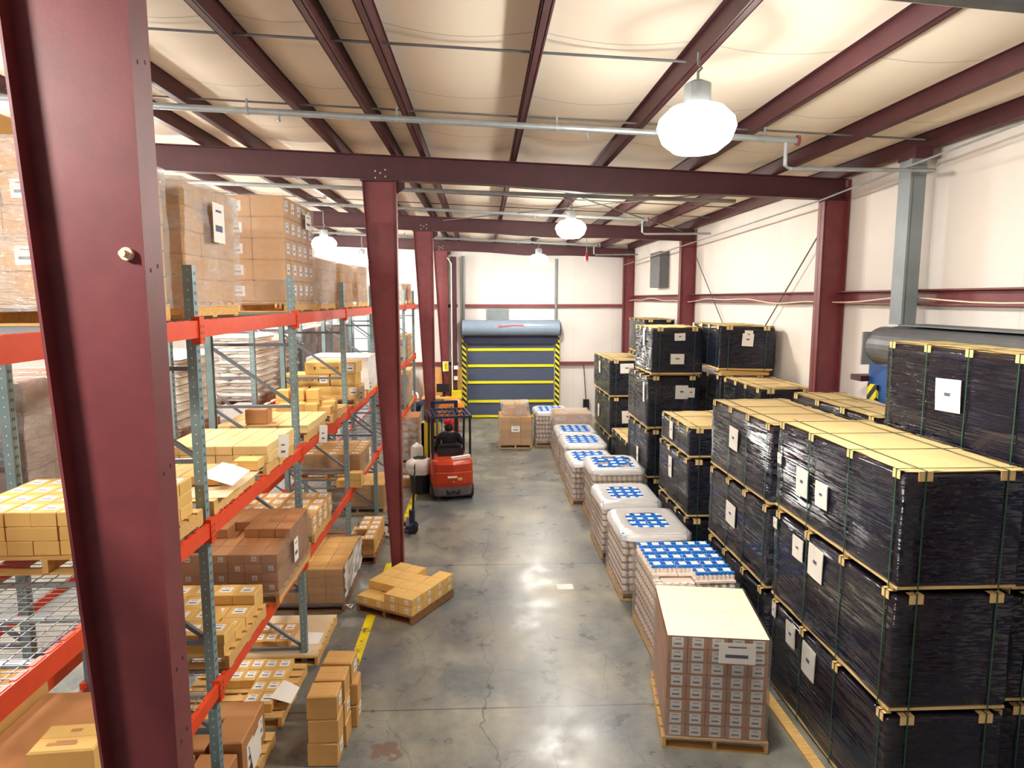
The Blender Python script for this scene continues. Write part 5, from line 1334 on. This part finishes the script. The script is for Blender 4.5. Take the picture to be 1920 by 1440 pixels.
# person bending at the far end
p2 = thing('person', 'person in white shirt and navy trousers bending over at the far end of the rack', 'person', (-2.36, 24.3, 0), R(35))
bp = [(0, 0, .95, (.15, .12)), (0, .20, 1.10, (.14, .11)), (0, .42, 1.20, (.17, .11)), (0, .52, 1.21, .06), (0, .62, 1.19, (.08, .09)), (0, .70, 1.13, .06),
      (-.20, .42, 1.14, .062), (-.22, .52, .92, .048), (-.18, .66, .75, .032), (.20, .42, 1.14, .062), (.22, .52, .92, .048), (.18, .66, .75, .032),
      (-.11, .0, .88, .10), (-.12, .10, .50, .07), (-.12, -.02, .09, .045), (-.12, .12, .04, .038), (.11, .0, .88, .10), (.13, .22, .52, .07), (.13, .12, .09, .045), (.13, .26, .04, .038)]
be = [(0, 1), (1, 2), (2, 3), (3, 4), (4, 5), (2, 6), (6, 7), (7, 8), (2, 9), (9, 10), (10, 11), (0, 12), (12, 13), (13, 14), (14, 15), (0, 16), (16, 17), (17, 18), (18, 19)]
fingers(bp, be, 8, (.1, .6, -.7), (1, 0, 0)); fingers(bp, be, 11, (-.1, .6, -.7), (-1, 0, 0))
skin_body('body', bp, be, 'skin', p2)
skin_body('shirt', [(0, .02, .98, (.17, .14)), (0, .20, 1.11, (.165, .135)), (0, .42, 1.21, (.195, .135)), (0, .49, 1.22, .09), (-.21, .42, 1.14, .08), (-.225, .51, .94, .064), (.21, .42, 1.14, .08), (.225, .51, .94, .064)], [(0, 1), (1, 2), (2, 3), (2, 4), (4, 5), (2, 6), (6, 7)], 'white_cloth', p2)
skin_body('trousers', [(0, 0, .94, (.165, .135)), (-.11, .01, .86, .115), (-.12, .10, .50, .088), (-.12, -.01, .12, .062), (.11, .01, .86, .115), (.13, .22, .52, .088), (.13, .13, .12, .062)], [(0, 1), (1, 2), (2, 3), (0, 4), (4, 5), (5, 6)], 'navy_cloth', p2)
skin_body('hair', [(0, .60, 1.24, (.085, .07)), (0, .68, 1.20, (.085, .06)), (0, .73, 1.13, .05)], [(0, 1), (1, 2)], 'ink_dark', p2)
for s in (-1, 1): MB().box(s * .125 - .045, s * .125 + .045, (-.06 if s < 0 else .08), (.2 if s < 0 else .34), 0, .07).build('shoe', 'rubber', p2)

# orange drum fan behind the forklift
fn = thing('drum_fan', 'orange round fan drum showing above the forklift guard', 'fan', (-0.88, 19.4, 0), R(60))
n = 26
b = MB(); b.lathe([(.34, -.20), (.36, -.18), (.36, .12), (.34, .14), (.33, .12), (.33, -.18)], 30, (0, 0, 1.42), axis='x'); b.build('drum', 'fan_orange', fn, smooth=True)
m = MB()
for r_ in (.08, .16, .24, .32): m.tube([(-.215, r_ * math.cos(R(a)), 1.42 + r_ * math.sin(R(a))) for a in range(0, 361, 15)], .004, 4)
for a in range(0, 180, 30): m.bar((-.215, .33 * math.cos(R(a)), 1.42 + .33 * math.sin(R(a))), (-.215, -.33 * math.cos(R(a)), 1.42 - .33 * math.sin(R(a))), .006, .006)
m.build('grille', 'galv_dark', fn)
MB().lathe([(.03, -.1), (.08, -.08), (.08, .08), (.03, .1)], 14, (0, 0, 1.42), axis='x').build('motor', 'black', fn)
for k in range(4):
    b = MB(); a = R(45 + 90 * k); b.bar((0, .07 * math.cos(a), 1.42 + .07 * math.sin(a)), (.04, .3 * math.cos(a), 1.42 + .3 * math.sin(a)), .12, .01, up=(1, 0, 0)); b.build('blade', 'galv', fn)
MB().tube([(-.0, -.38, 1.42), (0, -.38, .05), (0, .38, .05), (0, .38, 1.42)], .022).tube([(-.3, -.38, .02), (.3, -.38, .02)], .02).tube([(-.3, .38, .02), (.3, .38, .02)], .02).build('stand', 'black', fn)

# yellow steel guard round the foot of the column beside the forklift
gd = thing('column_guard', 'yellow steel guard around the foot of the column left of the forklift', 'guard', (-1.42, 18.5, 0))
MB().box(-.26, -.19, -.2, .2, 0, 1.25).box(-.26, .24, -.20, -.16, 0, 1.25).build('guard_shell', 'yellow_dull', gd)
MB().box(-.32, .26, -.24, .24, 0, .012).build('foot_plate', 'yellow_dull', gd)

# rubbish bin with a white bag
tb = thing('rubbish_bin', 'black rubbish bin with a white bag beside the forklift', 'bin', (-1.52, 16.0, 0))
b = MB(); b.lathe([(.20, 0), (.22, .02), (.26, .70), (.24, .70), (.23, .60)], 20); b.build('bin_body', 'black', tb)
def bagp(u, v):
    a = 2 * math.pi * u; r_ = (.285 + .05 * math.sin(v * 3.1)) * (1 + .08 * noise.noise(Vector((math.cos(a) * 2, math.sin(a) * 2, v * 3)))); z_ = .48 + .36 * v + .04 * noise.noise(Vector((math.cos(a) * 3, math.sin(a) * 3, 7)))
    if v > .75: r_ *= 1 - (v - .75) * 1.6
    return (r_ * math.cos(a), r_ * math.sin(a), z_)
MB().sheet(bagp, 28, 10).build('bin_bag', 'bag', tb, smooth=True)

# pallet jack pushed under the rack beside the column
pj = thing('pallet_jack', 'dark blue pallet jack behind the foot of the tapered column', 'pallet jack', (-1.50, 13.15, 0), R(4))
for s, yy in ((0, -.2), (1, .2)):
    b = MB(); rbox(b, -1.0, .02, yy - .085, yy + .085, .07, .15, r=.03, amp=0.0); b.build('fork', 'navy_steel', pj, smooth=True)
    MB().lathe([(.03, -.05), (.04, -.04), (.04, .04), (.03, .05)], 12, (-.85, yy, .04), axis='y').build('load_roller', 'rubber', pj)
MB().box(-.04, .10, -.27, .27, .10, .22).tube([(.08, 0, .2), (.08, 0, .46)], .06, 12).build('pump_body', 'navy_steel', pj)
for yy in (-.09, .09): MB().lathe([(.04, -.03), (.10, -.028), (.10, .028), (.04, .03)], 18, (.10, yy, .10), axis='y').build('steer_wheel', 'rubber', pj)
MB().tube([(.10, 0, .42), (.14, 0, 1.15)], .022).tube([(.14, 0, 1.12), (.145, -.14, 1.18), (.15, -.12, 1.34), (.15, .12, 1.34), (.145, .14, 1.18), (.14, 0, 1.12)], .016).build('tow_handle', 'black', pj)
tag(MB().box(-.50, -.38, -.29, -.287, .06, .24).box(-.50, -.28, -.292, -.289, .05, .10).build('white_tag', 'paper', pj), 'white tag on the fork')

# packing bench and clutter at the far end left of the dock door
wb = thing('workbench', 'pale packing bench beyond the columns near the far wall', 'bench', (-1.55, 25.7, 0))
MB().box(-.75, .75, -.35, .35, .86, .92).build('bench_top', 'wood', wb)
for x in (-.7, .7):
    for y in (-.3, .3): MB().box(x - .03, x + .03, y - .03, y + .03, 0, .86).build('leg', 'galv_dark', wb)
MB().box(-.7, .7, -.3, .3, .25, .28).build('lower_shelf', 'galv_dark', wb)
MB().box(-.75, .75, .33, .35, .92, 2.0).build('back_panel', 'carton', wb)
mo = thing('monitor', 'small black monitor on the packing bench', 'monitor', (-1.52, 25.75, .92))
MB().box(-.1, .1, -.07, .07, 0, .02).tube([(0, 0, .02), (0, 0, .2)], .02).build('stand', 'black', mo); MB().box(-.24, .24, -.02, .02, .16, .48).build('screen', 'black', mo)
tag(MB().box(-.18, .18, -.14, .14, 0, .24).build('yellow_bin', 'yellow', None), 'bright yellow box on the packing bench edge', 'box').location = (-1.0, 25.55, .92)
tag(MB().box(-.16, .16, -.16, .16, 0, .7).lathe([(.1, .7), (.1, .74)], 12).build('red_canister', 'red', None), 'red canister standing in front of the packing bench', 'canister').location = (-1.02, 23.6, .0)
for q, (x, y, z, a, b_, h, mm, lab) in enumerate(((-3.2, 25.6, 0, 1.1, .9, 1.9, 'carton', 'tall tan carton load at the far wall behind the rack end'), (-4.5, 25.6, 0, 1.2, 1.0, 1.3, 'hood_blue', 'pale bluish wrapped load at the far wall behind the rack end'))):
    wrapped('wrapped_pallet', lab, None, x - a / 2, x + a / 2, y - b_ / 2, y + b_ / 2, z, h, 3, 2, 5, m=mm, film='film_milky')
ys_ = thing('column_sign', 'small yellow sign with white border on the far column', 'sign', (-1.42, 25.9, 2.05))
MB().box(-.11, .11, -.006, 0, -.19, .19).build('sign_board', 'paper', ys_); MB().box(-.085, .085, -.009, -.006, -.165, .165).build('sign_face', 'yellow_bright', ys_)
MB().box(-.03, .03, -.011, -.009, -.10, .10).build('sign_mark', 'yellow_dull', ys_)
